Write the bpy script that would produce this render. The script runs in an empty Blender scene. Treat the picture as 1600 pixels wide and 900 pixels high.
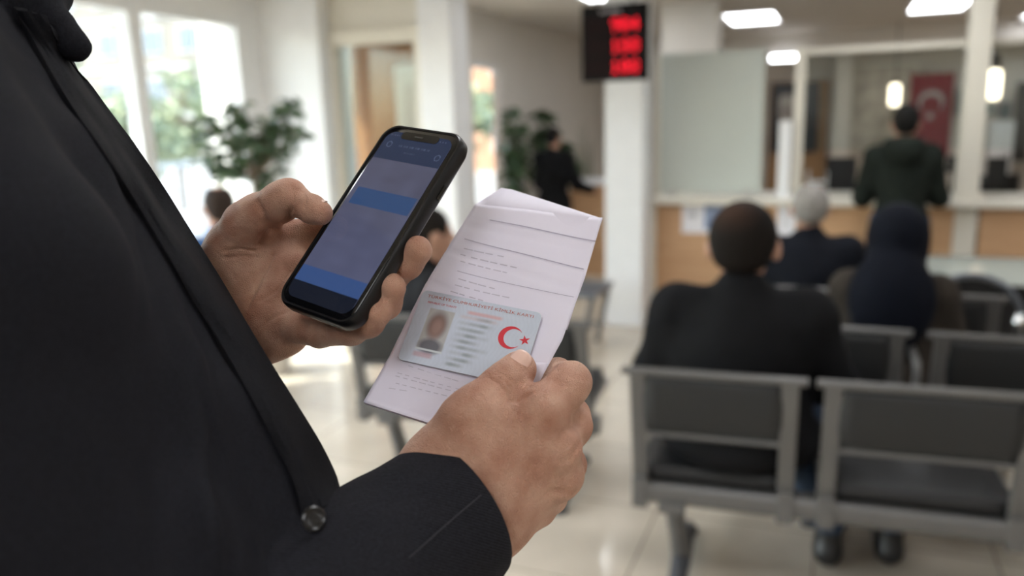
import bpy, math, random
import numpy as np
from mathutils import Vector, Matrix, Euler
random.seed(7); RNG = np.random.default_rng(7)
SC = bpy.context.scene; COL = SC.collection
# ---------------------------------------------------------------- camera, world, sun, exposure
F = 1250.0; PITCH = math.radians(11.5); ROLL = math.radians(-1.5)
CAM = np.array([0, 0, 1.6])
_fw = np.array([0, math.cos(PITCH), -math.sin(PITCH)]); _r = np.array([1.0, 0, 0]); _u = np.cross(_r, _fw)
AR = math.cos(ROLL)*_r + math.sin(ROLL)*_u
AU = math.cos(ROLL)*_u - math.sin(ROLL)*_r
AW = _fw
cam = bpy.data.cameras.new('camera'); camo = bpy.data.objects.new('camera', cam); COL.objects.link(camo)
cam.sensor_width = 36; cam.lens = F/1600*36; cam.clip_start = 0.02; cam.clip_end = 400
m = Matrix.Identity(4)
for i in range(3):
    m[i][0] = AR[i]; m[i][1] = AU[i]; m[i][2] = -AW[i]; m[i][3] = CAM[i]
camo.matrix_world = m
cam.dof.use_dof = True; cam.dof.focus_distance = 0.53; cam.dof.aperture_fstop = 3.6
SC.camera = camo
vs = SC.view_settings; vs.view_transform = 'Standard'; vs.look = 'None'; vs.gamma = 1.0; vs.use_curve_mapping = False
vs.exposure = 0.75
SC.cycles.use_denoising = True
SC.cycles.max_bounces = 10; SC.cycles.diffuse_bounces = 6; SC.cycles.glossy_bounces = 4; SC.cycles.transparent_max_bounces = 16
SC.cycles.sample_clamp_indirect = 6; SC.cycles.caustics_reflective = False; SC.cycles.caustics_refractive = False
RZ = math.radians(-22)                      # the room is turned 22 degrees against the view
def ab(a, b, z=0.0):
    c, s = math.cos(RZ), math.sin(RZ)
    return np.array([a*c - b*s, a*s + b*c, z])
w = bpy.data.worlds.new('world'); SC.world = w; w.use_nodes = True
nt = w.node_tree; bg = nt.nodes['Background']
sky = nt.nodes.new('ShaderNodeTexSky'); sky.sky_type = 'NISHITA'; sky.sun_disc = False
sky.sun_elevation = math.radians(46); sky.air_density = 1.0; sky.dust_density = 2.5; sky.ozone_density = 1.0
nt.links.new(sky.outputs[0], bg.inputs[0]); bg.inputs[1].default_value = 0.72
sd = bpy.data.lights.new('sun', 'SUN'); sd.energy = 7.5; sd.angle = math.radians(0.6); sd.color = (1.0, 0.95, 0.88)
so = bpy.data.objects.new('sun', sd); COL.objects.link(so); so.location = (0, 0, 20)
_az = math.radians(28); _el = math.radians(46)      # the sun travels along +a, +b, down
_d = ab(math.cos(_az)*math.cos(_el), math.sin(_az)*math.cos(_el), 0); _d[2] = -math.sin(_el)
so.rotation_euler = Vector(_d).to_track_quat('-Z', 'Y').to_euler()
sky.sun_rotation = math.atan2(-_d[0], -_d[1])

# ---------------------------------------------------------------- materials
def mat(name, col, rough=0.5, metal=0.0, bump=0.0, bscale=60.0, var=0.0, vscale=8.0, spec=0.5, emit=None, es=0.0, trans=0.0, alpha=1.0, ior=1.45, sss=0.0, coat=0.0, sheen=0.0):
    M = bpy.data.materials.new(name); M.use_nodes = True; t = M.node_tree; b = t.nodes['Principled BSDF']
    b.inputs['Base Color'].default_value = (*col, 1); b.inputs['Roughness'].default_value = rough; b.inputs['Metallic'].default_value = metal
    b.inputs['Specular IOR Level'].default_value = spec; b.inputs['IOR'].default_value = ior
    b.inputs['Transmission Weight'].default_value = trans; b.inputs['Alpha'].default_value = alpha
    b.inputs['Coat Weight'].default_value = coat; b.inputs['Sheen Weight'].default_value = sheen
    if sss:
        b.inputs['Subsurface Weight'].default_value = sss; b.inputs['Subsurface Radius'].default_value = (1, .35, .2); b.inputs['Subsurface Scale'].default_value = 0.006
    if emit: b.inputs['Emission Color'].default_value = (*emit, 1); b.inputs['Emission Strength'].default_value = es
    tc = t.nodes.new('ShaderNodeTexCoord')
    n = t.nodes.new('ShaderNodeTexNoise'); n.inputs['Scale'].default_value = vscale; n.inputs['Detail'].default_value = 5
    t.links.new(tc.outputs['Object'], n.inputs['Vector'])
    r = t.nodes.new('ShaderNodeMapRange'); r.inputs['To Min'].default_value = 1-var; r.inputs['To Max'].default_value = 1+var
    r.inputs['From Min'].default_value = .3; r.inputs['From Max'].default_value = .7
    t.links.new(n.outputs[0], r.inputs['Value'])
    mx = t.nodes.new('ShaderNodeVectorMath'); mx.operation = 'SCALE'; mx.inputs[0].default_value = col
    t.links.new(r.outputs[0], mx.inputs['Scale']); t.links.new(mx.outputs[0], b.inputs['Base Color'])
    if bump:
        n2 = t.nodes.new('ShaderNodeTexNoise'); n2.inputs['Scale'].default_value = bscale; n2.inputs['Detail'].default_value = 4
        t.links.new(tc.outputs['Object'], n2.inputs['Vector'])
        bp = t.nodes.new('ShaderNodeBump'); bp.inputs['Strength'].default_value = bump; bp.inputs['Distance'].default_value = 0.3/bscale
        t.links.new(n2.outputs[0], bp.inputs['Height']); t.links.new(bp.outputs[0], b.inputs['Normal'])
    return M
def N(M): return M.node_tree.nodes, M.node_tree.links, M.node_tree.nodes['Principled BSDF']

def wood(name, c1, c2, rough=.42, ax=0):
    M = mat(name, c1, rough); ns, lk, b = N(M)
    tc = ns.new('ShaderNodeTexCoord'); mp = ns.new('ShaderNodeMapping'); sc = [26, 26, 26]; sc[ax] = 1.6; mp.inputs['Scale'].default_value = sc
    n = ns.new('ShaderNodeTexNoise'); n.inputs['Scale'].default_value = 1.0; n.inputs['Detail'].default_value = 6; n.inputs['Distortion'].default_value = .6
    cr = ns.new('ShaderNodeValToRGB'); cr.color_ramp.elements[0].color = (*c1, 1); cr.color_ramp.elements[1].color = (*c2, 1)
    cr.color_ramp.elements[0].position = .3; cr.color_ramp.elements[1].position = .7
    lk.new(tc.outputs['Object'], mp.inputs[0]); lk.new(mp.outputs[0], n.inputs[0]); lk.new(n.outputs[0], cr.inputs[0]); lk.new(cr.outputs[0], b.inputs['Base Color'])
    return M
def glassmat(name, tint=(.9, .95, .95), rough=0.02, refl=.08, through=.9):
    """thin pane: clear transmission mixed with a gloss"""
    M = bpy.data.materials.new(name); M.use_nodes = True; t = M.node_tree
    for n in list(t.nodes): t.nodes.remove(n)
    o = t.nodes.new('ShaderNodeOutputMaterial'); mx = t.nodes.new('ShaderNodeMixShader'); tr = t.nodes.new('ShaderNodeBsdfTransparent'); g = t.nodes.new('ShaderNodeBsdfGlossy')
    tr.inputs[0].default_value = (*tint, 1); g.inputs['Roughness'].default_value = rough
    lw = t.nodes.new('ShaderNodeLayerWeight'); lw.inputs[0].default_value = .5
    pw = t.nodes.new('ShaderNodeMath'); pw.operation = 'POWER'; pw.inputs[1].default_value = 4.0; t.links.new(lw.outputs['Facing'], pw.inputs[0])
    fr = t.nodes.new('ShaderNodeMath'); fr.operation = 'MULTIPLY_ADD'; fr.inputs[1].default_value = .5; fr.inputs[2].default_value = .03; t.links.new(pw.outputs[0], fr.inputs[0])
    t.links.new(fr.outputs[0], mx.inputs[0]); t.links.new(tr.outputs[0], mx.inputs[1]); t.links.new(g.outputs[0], mx.inputs[2]); t.links.new(mx.outputs[0], o.inputs[0])
    return M
def attrmat(name, rough=.4, emit=0.0, coat=0.0, spec=.5):
    M = mat(name, (.5, .5, .5), rough, spec=spec, coat=coat); ns, lk, b = N(M)
    at = ns.new('ShaderNodeAttribute'); at.attribute_name = 'Col'; lk.new(at.outputs['Color'], b.inputs['Base Color'])
    if emit: lk.new(at.outputs['Color'], b.inputs['Emission Color']); b.inputs['Emission Strength'].default_value = emit
    return M

# ---------------------------------------------------------------- mesh building
class MB:
    def __init__(s): s.v = []; s.f = []; s.n = 0
    def add(s, v, f):
        v = np.asarray(v, float).reshape(-1, 3); s.v.append(v); s.f += [tuple(int(i)+s.n for i in q) for q in f]; s.n += len(v); return s
    def box(s, x0, x1, y0, y1, z0, z1):
        v = [(x, y, z) for x in (x0, x1) for y in (y0, y1) for z in (z0, z1)]
        return s.add(v, [(0, 1, 3, 2), (4, 6, 7, 5), (0, 4, 5, 1), (2, 3, 7, 6), (0, 2, 6, 4), (1, 5, 7, 3)])
    def grid(s, P):
        """P: array (n, m, 3)"""
        n, m_ = P.shape[:2]; f = [(i*m_+j, (i+1)*m_+j, (i+1)*m_+j+1, i*m_+j+1) for i in range(n-1) for j in range(m_-1)]
        return s.add(P.reshape(-1, 3), f)
    def tube(s, pts, rad, seg=10, cap=True, flat=1.0, up=None, closed=False):
        pts = np.asarray(pts, float); n = len(pts); rad = np.broadcast_to(np.asarray(rad, float), (n,))
        T = np.gradient(pts, axis=0); T /= np.linalg.norm(T, axis=1)[:, None] + 1e-12
        ref = np.array(up if up is not None else ([0, 0, 1.] if abs(T[0][2]) < .9 else [1., 0, 0])); V = []
        for i in range(n):
            x = np.cross(ref, T[i]); nx = np.linalg.norm(x)
            if nx < 1e-6: x = np.cross([0, 1., 0], T[i]); nx = np.linalg.norm(x)
            x /= nx; y = np.cross(T[i], x)
            if up is None: ref = y
            for k in range(seg):
                a = 2*math.pi*k/seg; V.append(pts[i] + rad[i]*(math.cos(a)*x + math.sin(a)*y*flat))
        f = [(i*seg+k, i*seg+(k+1) % seg, (i+1)*seg+(k+1) % seg, (i+1)*seg+k) for i in range(n-1) for k in range(seg)]
        if cap: f += [tuple(range(seg))[::-1], tuple((n-1)*seg+k for k in range(seg))]
        return s.add(V, f)
    def cyl(s, c, r, h, seg=24, r2=None):
        c = np.asarray(c, float); return s.tube([c, c+[0, 0, h]], [r, r if r2 is None else r2], seg)
    def lathe(s, c, prof, seg=28):
        c = np.asarray(c, float); V = [c+[r*math.cos(2*math.pi*k/seg), r*math.sin(2*math.pi*k/seg), z] for r, z in prof for k in range(seg)]; n = len(prof)
        f = [(i*seg+k, i*seg+(k+1) % seg, (i+1)*seg+(k+1) % seg, (i+1)*seg+k) for i in range(n-1) for k in range(seg)]
        f += [tuple(range(seg))[::-1], tuple((n-1)*seg+k for k in range(seg))]
        return s.add(V, f)
    def prism(s, poly, z0, z1):
        n = len(poly); V = [(x, y, z0) for x, y in poly]+[(x, y, z1) for x, y in poly]
        return s.add(V, [tuple(range(n))[::-1], tuple(range(n, 2*n))]+[(i, (i+1) % n, n+(i+1) % n, n+i) for i in range(n)])
    def xf(s, M):
        M = np.array(M); s.v = [v @ M[:3, :3].T + M[:3, 3] for v in s.v]; return s
    def build(s, name, m_, parent=None, smooth=None, bevel=0, sub=0, cols=None, kind=None):
        me = bpy.data.meshes.new(name); V = np.concatenate(s.v)
        me.from_pydata(V.tolist(), [], s.f); me.update()
        if m_ is not None: me.materials.append(m_)
        o = bpy.data.objects.new(name, me); COL.objects.link(o)
        if parent is not None: o.parent = parent
        if smooth is not None:
            for p in me.polygons: p.use_smooth = True
            if smooth < 179: me.set_sharp_from_angle(angle=math.radians(smooth))
        if cols is not None:
            ca = me.color_attributes.new('Col', 'FLOAT_COLOR', 'POINT'); ca.data.foreach_set('color', np.concatenate([cols, np.ones((len(cols), 1))], 1).astype(np.float32).ravel())
        if bevel:
            b = o.modifiers.new('bevel', 'BEVEL'); b.width = bevel; b.segments = 2; b.limit_method = 'ANGLE'; b.angle_limit = math.radians(40)
        if sub:
            q = o.modifiers.new('sub', 'SUBSURF'); q.levels = sub; q.render_levels = sub
        if kind: o['kind'] = kind
        return o
def tag(o, label, cat, group=None):
    o['label'] = label; o['category'] = cat
    if group: o['group'] = group
    return o
def thing(name, label, cat, loc=(0, 0, 0), rz=0.0, group=None, room=True):
    o = bpy.data.objects.new(name, None); COL.objects.link(o); o.empty_display_size = .1
    o.location = ab(*loc) if room else loc; o.rotation_euler = (0, 0, rz + (RZ if room else 0)); return tag(o, label, cat, group)
def copy_tree(o, parent=None):
    c = o.copy(); COL.objects.link(c)
    if parent is not None: c.parent = parent
    for ch in [x for x in SC.objects if x.parent is o]: copy_tree(ch, c)
    return c
def room(o):
    o.rotation_euler = (0, 0, RZ); return o
def struct(name, mb, m_, **k):
    return room(mb.build(name, m_, kind='structure', **k))

# ---------------------------------------------------------------- signed distance fields + surface nets
class SDF:
    def __init__(s, lo, hi, h):
        s.lo = np.array(lo, float); s.h = h; s.n = np.ceil((np.array(hi, float)-s.lo)/h).astype(int)+1
        s.d = np.full(s.n, 1.0, np.float32)
    def sub(s, lo, hi):
        i0 = np.maximum(((np.array(lo)-s.lo)/s.h).astype(int), 0); i1 = np.minimum(np.ceil((np.array(hi)-s.lo)/s.h).astype(int)+1, s.n)
        if (i1 <= i0).any(): return None, None
        g = [(s.lo[k]+s.h*np.arange(i0[k], i1[k])).astype(np.float32) for k in range(3)]
        return tuple(slice(i0[k], i1[k]) for k in range(3)), np.meshgrid(*g, indexing='ij', sparse=True)
    def mix(s, sl, nd, k, op='u'):
        d = s.d[sl]
        if op == 'u':
            h = np.clip(.5+.5*(d-nd)/k, 0, 1); r = d*(1-h)+nd*h-k*h*(1-h)
        elif op == 's':
            h = np.clip(.5-.5*(d+nd)/k, 0, 1); r = d*(1-h)-nd*h+k*h*(1-h)
        s.d[sl] = r
    def cone(s, a, b, ra, rb, k=.004, op='u'):
        a = np.array(a, float); b = np.array(b, float); R_ = max(ra, rb)+k+3*s.h
        sl, G = s.sub(np.minimum(a, b)-R_, np.maximum(a, b)+R_)
        if sl is None: return s
        ba = b-a; L = ba@ba+1e-12; q = [G[i]-a[i] for i in range(3)]
        t = np.clip((q[0]*ba[0]+q[1]*ba[1]+q[2]*ba[2])/L, 0, 1)
        nd = np.sqrt((q[0]-t*ba[0])**2+(q[1]-t*ba[1])**2+(q[2]-t*ba[2])**2)-(ra+(rb-ra)*t)
        s.mix(sl, nd, k, op); return s
    def chain(s, pts, k=.004, kj=.002):
        """pts: (x,y,z,r) chain, unioned tightly with itself, then blended"""
        P_ = np.array(pts, float); R_ = P_[:, 3].max()+k+3*s.h
        sl, G = s.sub(P_[:, :3].min(0)-R_, P_[:, :3].max(0)+R_)
        if sl is None: return s
        acc = None
        for p, q_ in zip(P_[:-1], P_[1:]):
            a, b = p[:3], q_[:3]; ba = b-a; L = ba@ba+1e-12; q = [G[i]-a[i] for i in range(3)]
            t = np.clip((q[0]*ba[0]+q[1]*ba[1]+q[2]*ba[2])/L, 0, 1)
            nd = np.sqrt((q[0]-t*ba[0])**2+(q[1]-t*ba[1])**2+(q[2]-t*ba[2])**2)-(p[3]+(q_[3]-p[3])*t)
            if acc is None: acc = nd
            else:
                h = np.clip(.5+.5*(acc-nd)/kj, 0, 1); acc = acc*(1-h)+nd*h-kj*h*(1-h)
        s.mix(sl, acc, k); return s
    def ell(s, c, r, k=.004, op='u', rot=None):
        c = np.array(c, float); r = np.array(r, float); R_ = r.max()+k+3*s.h
        sl, G = s.sub(c-R_, c+R_)
        if sl is None: return s
        q = [G[i]-c[i] for i in range(3)]
        if rot is not None: q = [rot[0][i]*q[0]+rot[1][i]*q[1]+rot[2][i]*q[2] for i in range(3)]
        k0 = np.sqrt((q[0]/r[0])**2+(q[1]/r[1])**2+(q[2]/r[2])**2); k1 = np.sqrt((q[0]/r[0]**2)**2+(q[1]/r[1]**2)**2+(q[2]/r[2]**2)**2)+1e-9
        s.mix(sl, k0*(k0-1)/k1, k, op); return s
    def groove(s, pts, wdt, dep):
        pts = np.array(pts, float); sl, G = s.sub(pts.min(0)-wdt*3, pts.max(0)+wdt*3)
        if sl is None: return s
        D = None
        for a, b in zip(pts[:-1], pts[1:]):
            ba = b-a; L = ba@ba+1e-12; q = [G[i]-a[i] for i in range(3)]
            t = np.clip((q[0]*ba[0]+q[1]*ba[1]+q[2]*ba[2])/L, 0, 1)
            e = (q[0]-t*ba[0])**2+(q[1]-t*ba[1])**2+(q[2]-t*ba[2])**2
            D = e if D is None else np.minimum(D, e)
        s.d[sl] += (dep*np.exp(-D/wdt**2)).astype(np.float32)
        return s
    def mesh(s, T=None):
        """naive surface nets -> verts, quads. T maps (n,3) points"""
        d = s.d; S = d < 0; c = np.zeros(np.array(d.shape)-1, np.int8)
        for i in (0, 1):
            for j in (0, 1):
                for k in (0, 1): c += S[i:d.shape[0]-1+i, j:d.shape[1]-1+j, k:d.shape[2]-1+k]
        ix = np.argwhere((c > 0) & (c < 8)); idx = -np.ones(c.shape, np.int64); idx[tuple(ix.T)] = np.arange(len(ix))
        acc = np.zeros((len(ix), 3)); cnt = np.zeros(len(ix))
        cor = [(i, j, k) for i in (0, 1) for j in (0, 1) for k in (0, 1)]
        for p in cor:
            for ax in range(3):
                if p[ax]: continue
                q = list(p); q[ax] = 1
                d0 = d[tuple((ix+p).T)].astype(float); d1 = d[tuple((ix+q).T)].astype(float); M_ = (d0 < 0) != (d1 < 0)
                t = np.where(M_, d0/(d0-d1+1e-20), 0); pt = np.array(p, float)[None]+np.eye(3)[ax][None]*t[:, None]
                acc += pt*M_[:, None]; cnt += M_
        V = s.lo+s.h*(ix+acc/np.maximum(cnt, 1)[:, None]); Fs = []
        for ax in range(3):
            a1, a2 = (ax+1) % 3, (ax+2) % 3
            s0 = [slice(None)]*3; s1 = [slice(None)]*3; s0[ax] = slice(0, -1); s1[ax] = slice(1, None)
            A = S[tuple(s0)]; B = S[tuple(s1)]; e = np.argwhere(A != B)
            e = e[(e[:, a1] > 0) & (e[:, a2] > 0) & (e[:, a1] < d.shape[a1]-1) & (e[:, a2] < d.shape[a2]-1)]
            inn = A[tuple(e.T)]; u1 = np.eye(3, dtype=int)[a1]; u2 = np.eye(3, dtype=int)[a2]
            q = np.stack([idx[tuple((e-u1-u2).T)], idx[tuple((e-u2).T)], idx[tuple(e.T)], idx[tuple((e-u1).T)]], 1)
            q[~inn] = q[~inn][:, ::-1]; Fs.append(q)
        Q = np.concatenate(Fs); Q = Q[(Q >= 0).all(1)]
        if T is not None: V = T(V)
        return V, Q
def build_sdf(s, name, m_, parent=None, T=None, flip=False, extra=(), smooth_it=2):
    V, Q = s.mesh(); V = relax(V, Q, smooth_it)
    if T is not None: V = T(V)
    if flip: Q = Q[:, ::-1]
    for v2, q2 in extra: Q = np.concatenate([Q, q2+len(V)]); V = np.concatenate([V, v2])
    return raw(name, V, Q, m_, parent)
def relax(V, Q, it=2, f=.5):
    e = np.concatenate([Q[:, [0, 1]], Q[:, [1, 2]], Q[:, [2, 3]], Q[:, [3, 0]]])
    for _ in range(it):
        for ff in (f, -f*.9):
            A = np.zeros_like(V); n = np.bincount(e[:, 0], minlength=len(V))+np.bincount(e[:, 1], minlength=len(V))
            for ax in range(3):
                A[:, ax] = np.bincount(e[:, 0], V[e[:, 1], ax], len(V))+np.bincount(e[:, 1], V[e[:, 0], ax], len(V))
            V = V+ff*(A/np.maximum(n, 1)[:, None]-V)
    return V
def raw(name, V, Q, m_, parent=None):
    me = bpy.data.meshes.new(name); me.vertices.add(len(V)); me.vertices.foreach_set('co', V.astype(np.float32).ravel())
    me.loops.add(Q.size); me.loops.foreach_set('vertex_index', Q.astype(np.int32).ravel())
    me.polygons.add(len(Q)); me.polygons.foreach_set('loop_start', np.arange(len(Q), dtype=np.int32)*4)
    me.polygons.foreach_set('use_smooth', np.ones(len(Q), bool)); me.update(calc_edges=True); me.validate()
    if m_ is not None: me.materials.append(m_)
    o = bpy.data.objects.new(name, me); COL.objects.link(o)
    if parent is not None: o.parent = parent
    return o
def vnoise(P_, scale, seed=0):
    """smooth value noise for arrays of points"""
    g = np.random.default_rng(seed).random((24, 24, 24)).astype(np.float32)*2-1
    q = P_*scale+7.3; i = np.floor(q).astype(int); f = q-i; f = f*f*(3-2*f); r = 0
    for a in (0, 1):
        for b in (0, 1):
            for c in (0, 1):
                wgt = (f[..., 0] if a else 1-f[..., 0])*(f[..., 1] if b else 1-f[..., 1])*(f[..., 2] if c else 1-f[..., 2])
                r = r+wgt*g[(i[..., 0]+a) % 24, (i[..., 1]+b) % 24, (i[..., 2]+c) % 24]
    return r
# ---------------------------------------------------------------- the room
def ray(px, py): return AW + AR*(px-800)/F - AU*(py-450)/F
def toab(p):
    c, s = math.cos(RZ), math.sin(RZ); return np.array([p[0]*c+p[1]*s, -p[0]*s+p[1]*c, p[2]])
def on_b(px, py, b):
    d = toab(ray(px, py)); c = toab(CAM); return c+d*((b-c[1])/d[1])
def on_a(px, py, a):
    d = toab(ray(px, py)); c = toab(CAM); return c+d*((a-c[0])/d[0])

M_wall = mat('wall_paint', (.74, .71, .67), .6, var=.03, vscale=1.5, bump=.05, bscale=40)
M_white = mat('white_paint', (.76, .77, .78), .45, var=.02)
M_wallb = mat('beige_wall_paint', (.58, .53, .47), .6, var=.05, vscale=1.2)
M_ceil = mat('ceiling_paint', (.62, .58, .53), .8, var=.03)
M_alu = mat('cream_frame_paint', (.66, .63, .55), .4)
M_wood = wood('light_oak', (.46, .27, .145), (.56, .35, .20), ax=0)
M_woodv = wood('oak_wall', (.30, .13, .05), (.38, .18, .075), ax=2)
M_glass = glassmat('clear_glass')
M_frost = mat('frosted_glass', (.52, .56, .52), .38, var=.05, vscale=1.3, trans=.0, spec=.6)
M_black = mat('black_plastic', (.012, .012, .013), .35)
M_lamp = mat('lamp_diffuser', (.9, .9, .9), .5, emit=(.95, .97, 1.0), es=6.0)
# tiles
M_floor = mat('beige_floor_tiles', (.56, .47, .36), .12, spec=.6)
ns, lk, b = N(M_floor)
tc = ns.new('ShaderNodeTexCoord'); br = ns.new('ShaderNodeTexBrick'); br.offset = 0; br.inputs['Scale'].default_value = 1
br.inputs['Brick Width'].default_value = .62; br.inputs['Row Height'].default_value = .62; br.inputs['Mortar Size'].default_value = .004; br.inputs['Mortar Smooth'].default_value = .2
br.inputs['Color1'].default_value = (.57, .505, .415, 1); br.inputs['Color2'].default_value = (.535, .47, .385, 1); br.inputs['Mortar'].default_value = (.25, .20, .15, 1)
nz = ns.new('ShaderNodeTexNoise'); nz.inputs['Scale'].default_value = 3; nz.inputs['Detail'].default_value = 6
mx = ns.new('ShaderNodeMix'); mx.data_type = 'RGBA'; mx.blend_type = 'MULTIPLY'; mx.inputs[0].default_value = .35
lk.new(tc.outputs['Object'], br.inputs[0]); lk.new(tc.outputs['Object'], nz.inputs[0]); lk.new(br.outputs[0], mx.inputs[6]); lk.new(nz.outputs[1], mx.inputs[7])
hs = ns.new('ShaderNodeMapRange'); hs.inputs['To Min'].default_value = .75; hs.inputs['To Max'].default_value = 1.15; lk.new(nz.outputs[0], hs.inputs[0])
sm = ns.new('ShaderNodeVectorMath'); sm.operation = 'SCALE'; lk.new(br.outputs[0], sm.inputs[0]); lk.new(hs.outputs[0], sm.inputs['Scale']); lk.new(sm.outputs[0], b.inputs['Base Color'])

AL = -4.4; H = 2.7
struct('floor', MB().box(-5.3, 6.1, -3.1, 12.1, -.12, 0), M_floor)
struct('ceiling', MB().box(-5.3, 6.1, -3.1, 12.1, H, H+.12), M_ceil)
struct('wall_back', MB().box(-3.3, 6.1, 12.0, 12.12, 0, H), M_wallb)
struct('wall_right', MB().box(6.0, 6.12, -3.1, 12.0, 0, H), M_wallb)
struct('wall_rear', MB().box(-4.5, 6.0, -3.12, -3.0, 0, H), M_wall)
struct('wall_left', MB().box(AL-.12, AL+.04, -3, 5.5, 2.46, H).box(AL-.12, AL+.04, -3, 5.5, 0, .14).box(AL-.12, AL+.04, 5.3, 5.5, .14, 2.46).box(AL-.12, AL+.04, -3, -2.2, .14, 2.46), M_white)
struct('wall_left_far', MB().box(-3.42, -3.3, 7.1, 7.28, 0, H).box(-3.42, -3.3, 8.06, 12, 0, H).box(-3.42, -3.3, 7.28, 8.06, 2.22, H).box(-3.42, -3.3, 7.28, 8.06, 0, .35), M_wall)
struct('wall_wood', MB().box(-5.3, -3.42, 7.1, 7.2, 0, H), M_woodv)
struct('column', MB().box(-4.42, -3.80, 5.5, 5.95, 0, H), M_white, bevel=.01)
struct('column', MB().box(-1.66, -1.36, 6.1, 6.42, 0, H), M_white, bevel=.01)
struct('column', MB().box(-1.62, -1.08, 8.0, 8.3, 0, H), M_wall, bevel=.01)
struct('column', MB().box(-.05, .16, 11.6, 11.99, 0, H), M_wallb, bevel=.01)
struct('beam', MB().box(-3.3, 5.99, 11.55, 11.99, 2.46, H-.001), M_wall)
struct('baseboard_back', MB().box(-3.29, 5.99, 11.96, 11.998, 0.001, .1), M_white)
# window bays along the left wall
edges = [-2.2, -.95, .35, 1.65, 2.95, 4.25, 5.3]
for i, (b0, b1) in enumerate(zip(edges[:-1], edges[1:])):
    fr = MB(); z0, z1 = .141, 2.459; t_ = .055
    fr.box(AL-.06, AL+.03, b0, b0+t_, z0, z1).box(AL-.06, AL+.03, b1-t_, b1, z0, z1).box(AL-.06, AL+.03, b0+t_, b1-t_, z1-t_, z1).box(AL-.06, AL+.03, b0+t_, b1-t_, z0, z0+t_)
    o = struct('window_%d' % (i+1), fr, M_white, bevel=.004)
    MB().box(AL-.02, AL-.012, b0+t_, b1-t_, z0+t_, z1-t_).build('glass_pane', M_glass, o)
fr = MB().box(-3.40, -3.32, 7.281, 7.33, .351, 2.219).box(-3.40, -3.32, 8.01, 8.059, .351, 2.219).box(-3.40, -3.32, 7.33, 8.01, 2.17, 2.219).box(-3.40, -3.32, 7.33, 8.01, .351, .40)
o = struct('window_7', fr, M_white); MB().box(-3.365, -3.358, 7.33, 8.01, .40, 2.17).build('glass_pane', M_glass, o)
# glazed partition between the left column and the slim post, entrance lobby behind it
struct('trim_1', MB().box(-3.80, -2.98, 5.62, 5.74, 2.25, 2.36).box(-3.80, -2.98, 5.66, 5.70, 2.36, H), M_alu, bevel=.004)
o = struct('trim_2', MB().box(-2.98, -2.70, 5.60, 5.90, 0, H), M_white, bevel=.01)
o = struct('window_8', MB().box(-3.80, -3.74, 5.64, 5.72, .001, 2.249).box(-3.04, -2.981, 5.64, 5.72, .001, 2.249), M_alu)
MB().box(-3.74, -3.04, 5.675, 5.683, .02, 2.249).build('glass_pane', M_glass, o)
# door leaf in the wooden wall
o = struct('door_1', MB().box(-4.02, -3.46, 7.04, 7.099, .001, 2.20), M_alu, bevel=.004)
MB().box(-3.92, -3.50, 7.03, 7.041, .25, 2.02).build('door_panel', M_wallb, o)
MB().tube([(-3.95, 7.0, 1.02), (-3.95, 6.985, 1.02), (-3.83, 6.985, 1.02)], .012).build('door_handle', mat('steel', (.6, .6, .6), .3, 1), o, smooth=60)
# lobby glazing
o = struct('window_9', MB().box(-5.3, -5.24, 5.95, 6.05, 0, H).box(-5.3, -5.24, 7.0, 7.1, 0, H).box(-5.3, -5.24, 6.05, 7.0, 2.66, H).box(-5.3, -5.24, 6.50, 6.62, .1, 2.66).box(-5.3, -5.24, 6.05, 7.0, 0, .1), M_white)
MB().box(-5.275, -5.268, 6.05, 7.0, .1, 2.66).build('glass_pane', M_glass, o)
struct('wall_lobby', MB().box(-5.3, -4.42, 5.85, 5.95, 0, H), M_wall)
# socket plate on the left column
tag(room(MB().box(-3.799, -3.785, 5.64, 5.72, 1.42, 1.55).build('wall_switch', mat('pink_grey_plastic', (.45, .36, .36), .5), bevel=.004)), 'small dull reddish switch box on the side of the left column', 'switch')

# ceiling light panels (office row seen in the photo, hall panels added as fill, mostly out of view)
LX = [(-1.2, 9.0, 'pale ceiling light panel nearest the hanging red number display'), (.62, 9.0, 'pale ceiling light panel high at the upper right, above the standing man'),
  (1.9, 10.9, 'distant ceiling light panel at the far upper right edge')]
LX_FILL = [(a, b) for a in (-2.6, -.4, 1.8, 4.0) for b in (-1.6, .9, 3.4)]+[(-2.15, 6.25), (.2, 5.0), (2.9, 5.0)]  # added panels, mostly unseen, brightening the hall and the far-left wall
M_lfr = mat('lamp_frame', (.8, .8, .8), .4)
def ceil_light(a, b, lab, grp, w_=.56, l_=1.1):
    t = thing('ceiling_light', lab, 'light', (a, b, H), 0, grp)
    MB().box(0, w_, 0, .03, -.03, 0).box(0, w_, l_-.03, l_, -.03, 0).box(0, .03, .03, l_-.03, -.03, 0).box(w_-.03, w_, .03, l_-.03, -.03, 0).build('light_frame', M_lfr, t)
    MB().box(.03, w_-.03, .03, l_-.03, -.02, -.004).build('diffuser', M_lamp, t)
for a, b, l in LX: ceil_light(a, b, l, 'ceiling light panels over the office', l_=1.0 if b < 10 else .45)
for a, b in LX_FILL: ceil_light(a, b, 'square-edged ceiling light panel added over the waiting hall as fill light', 'added fill light panels over the hall')

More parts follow.
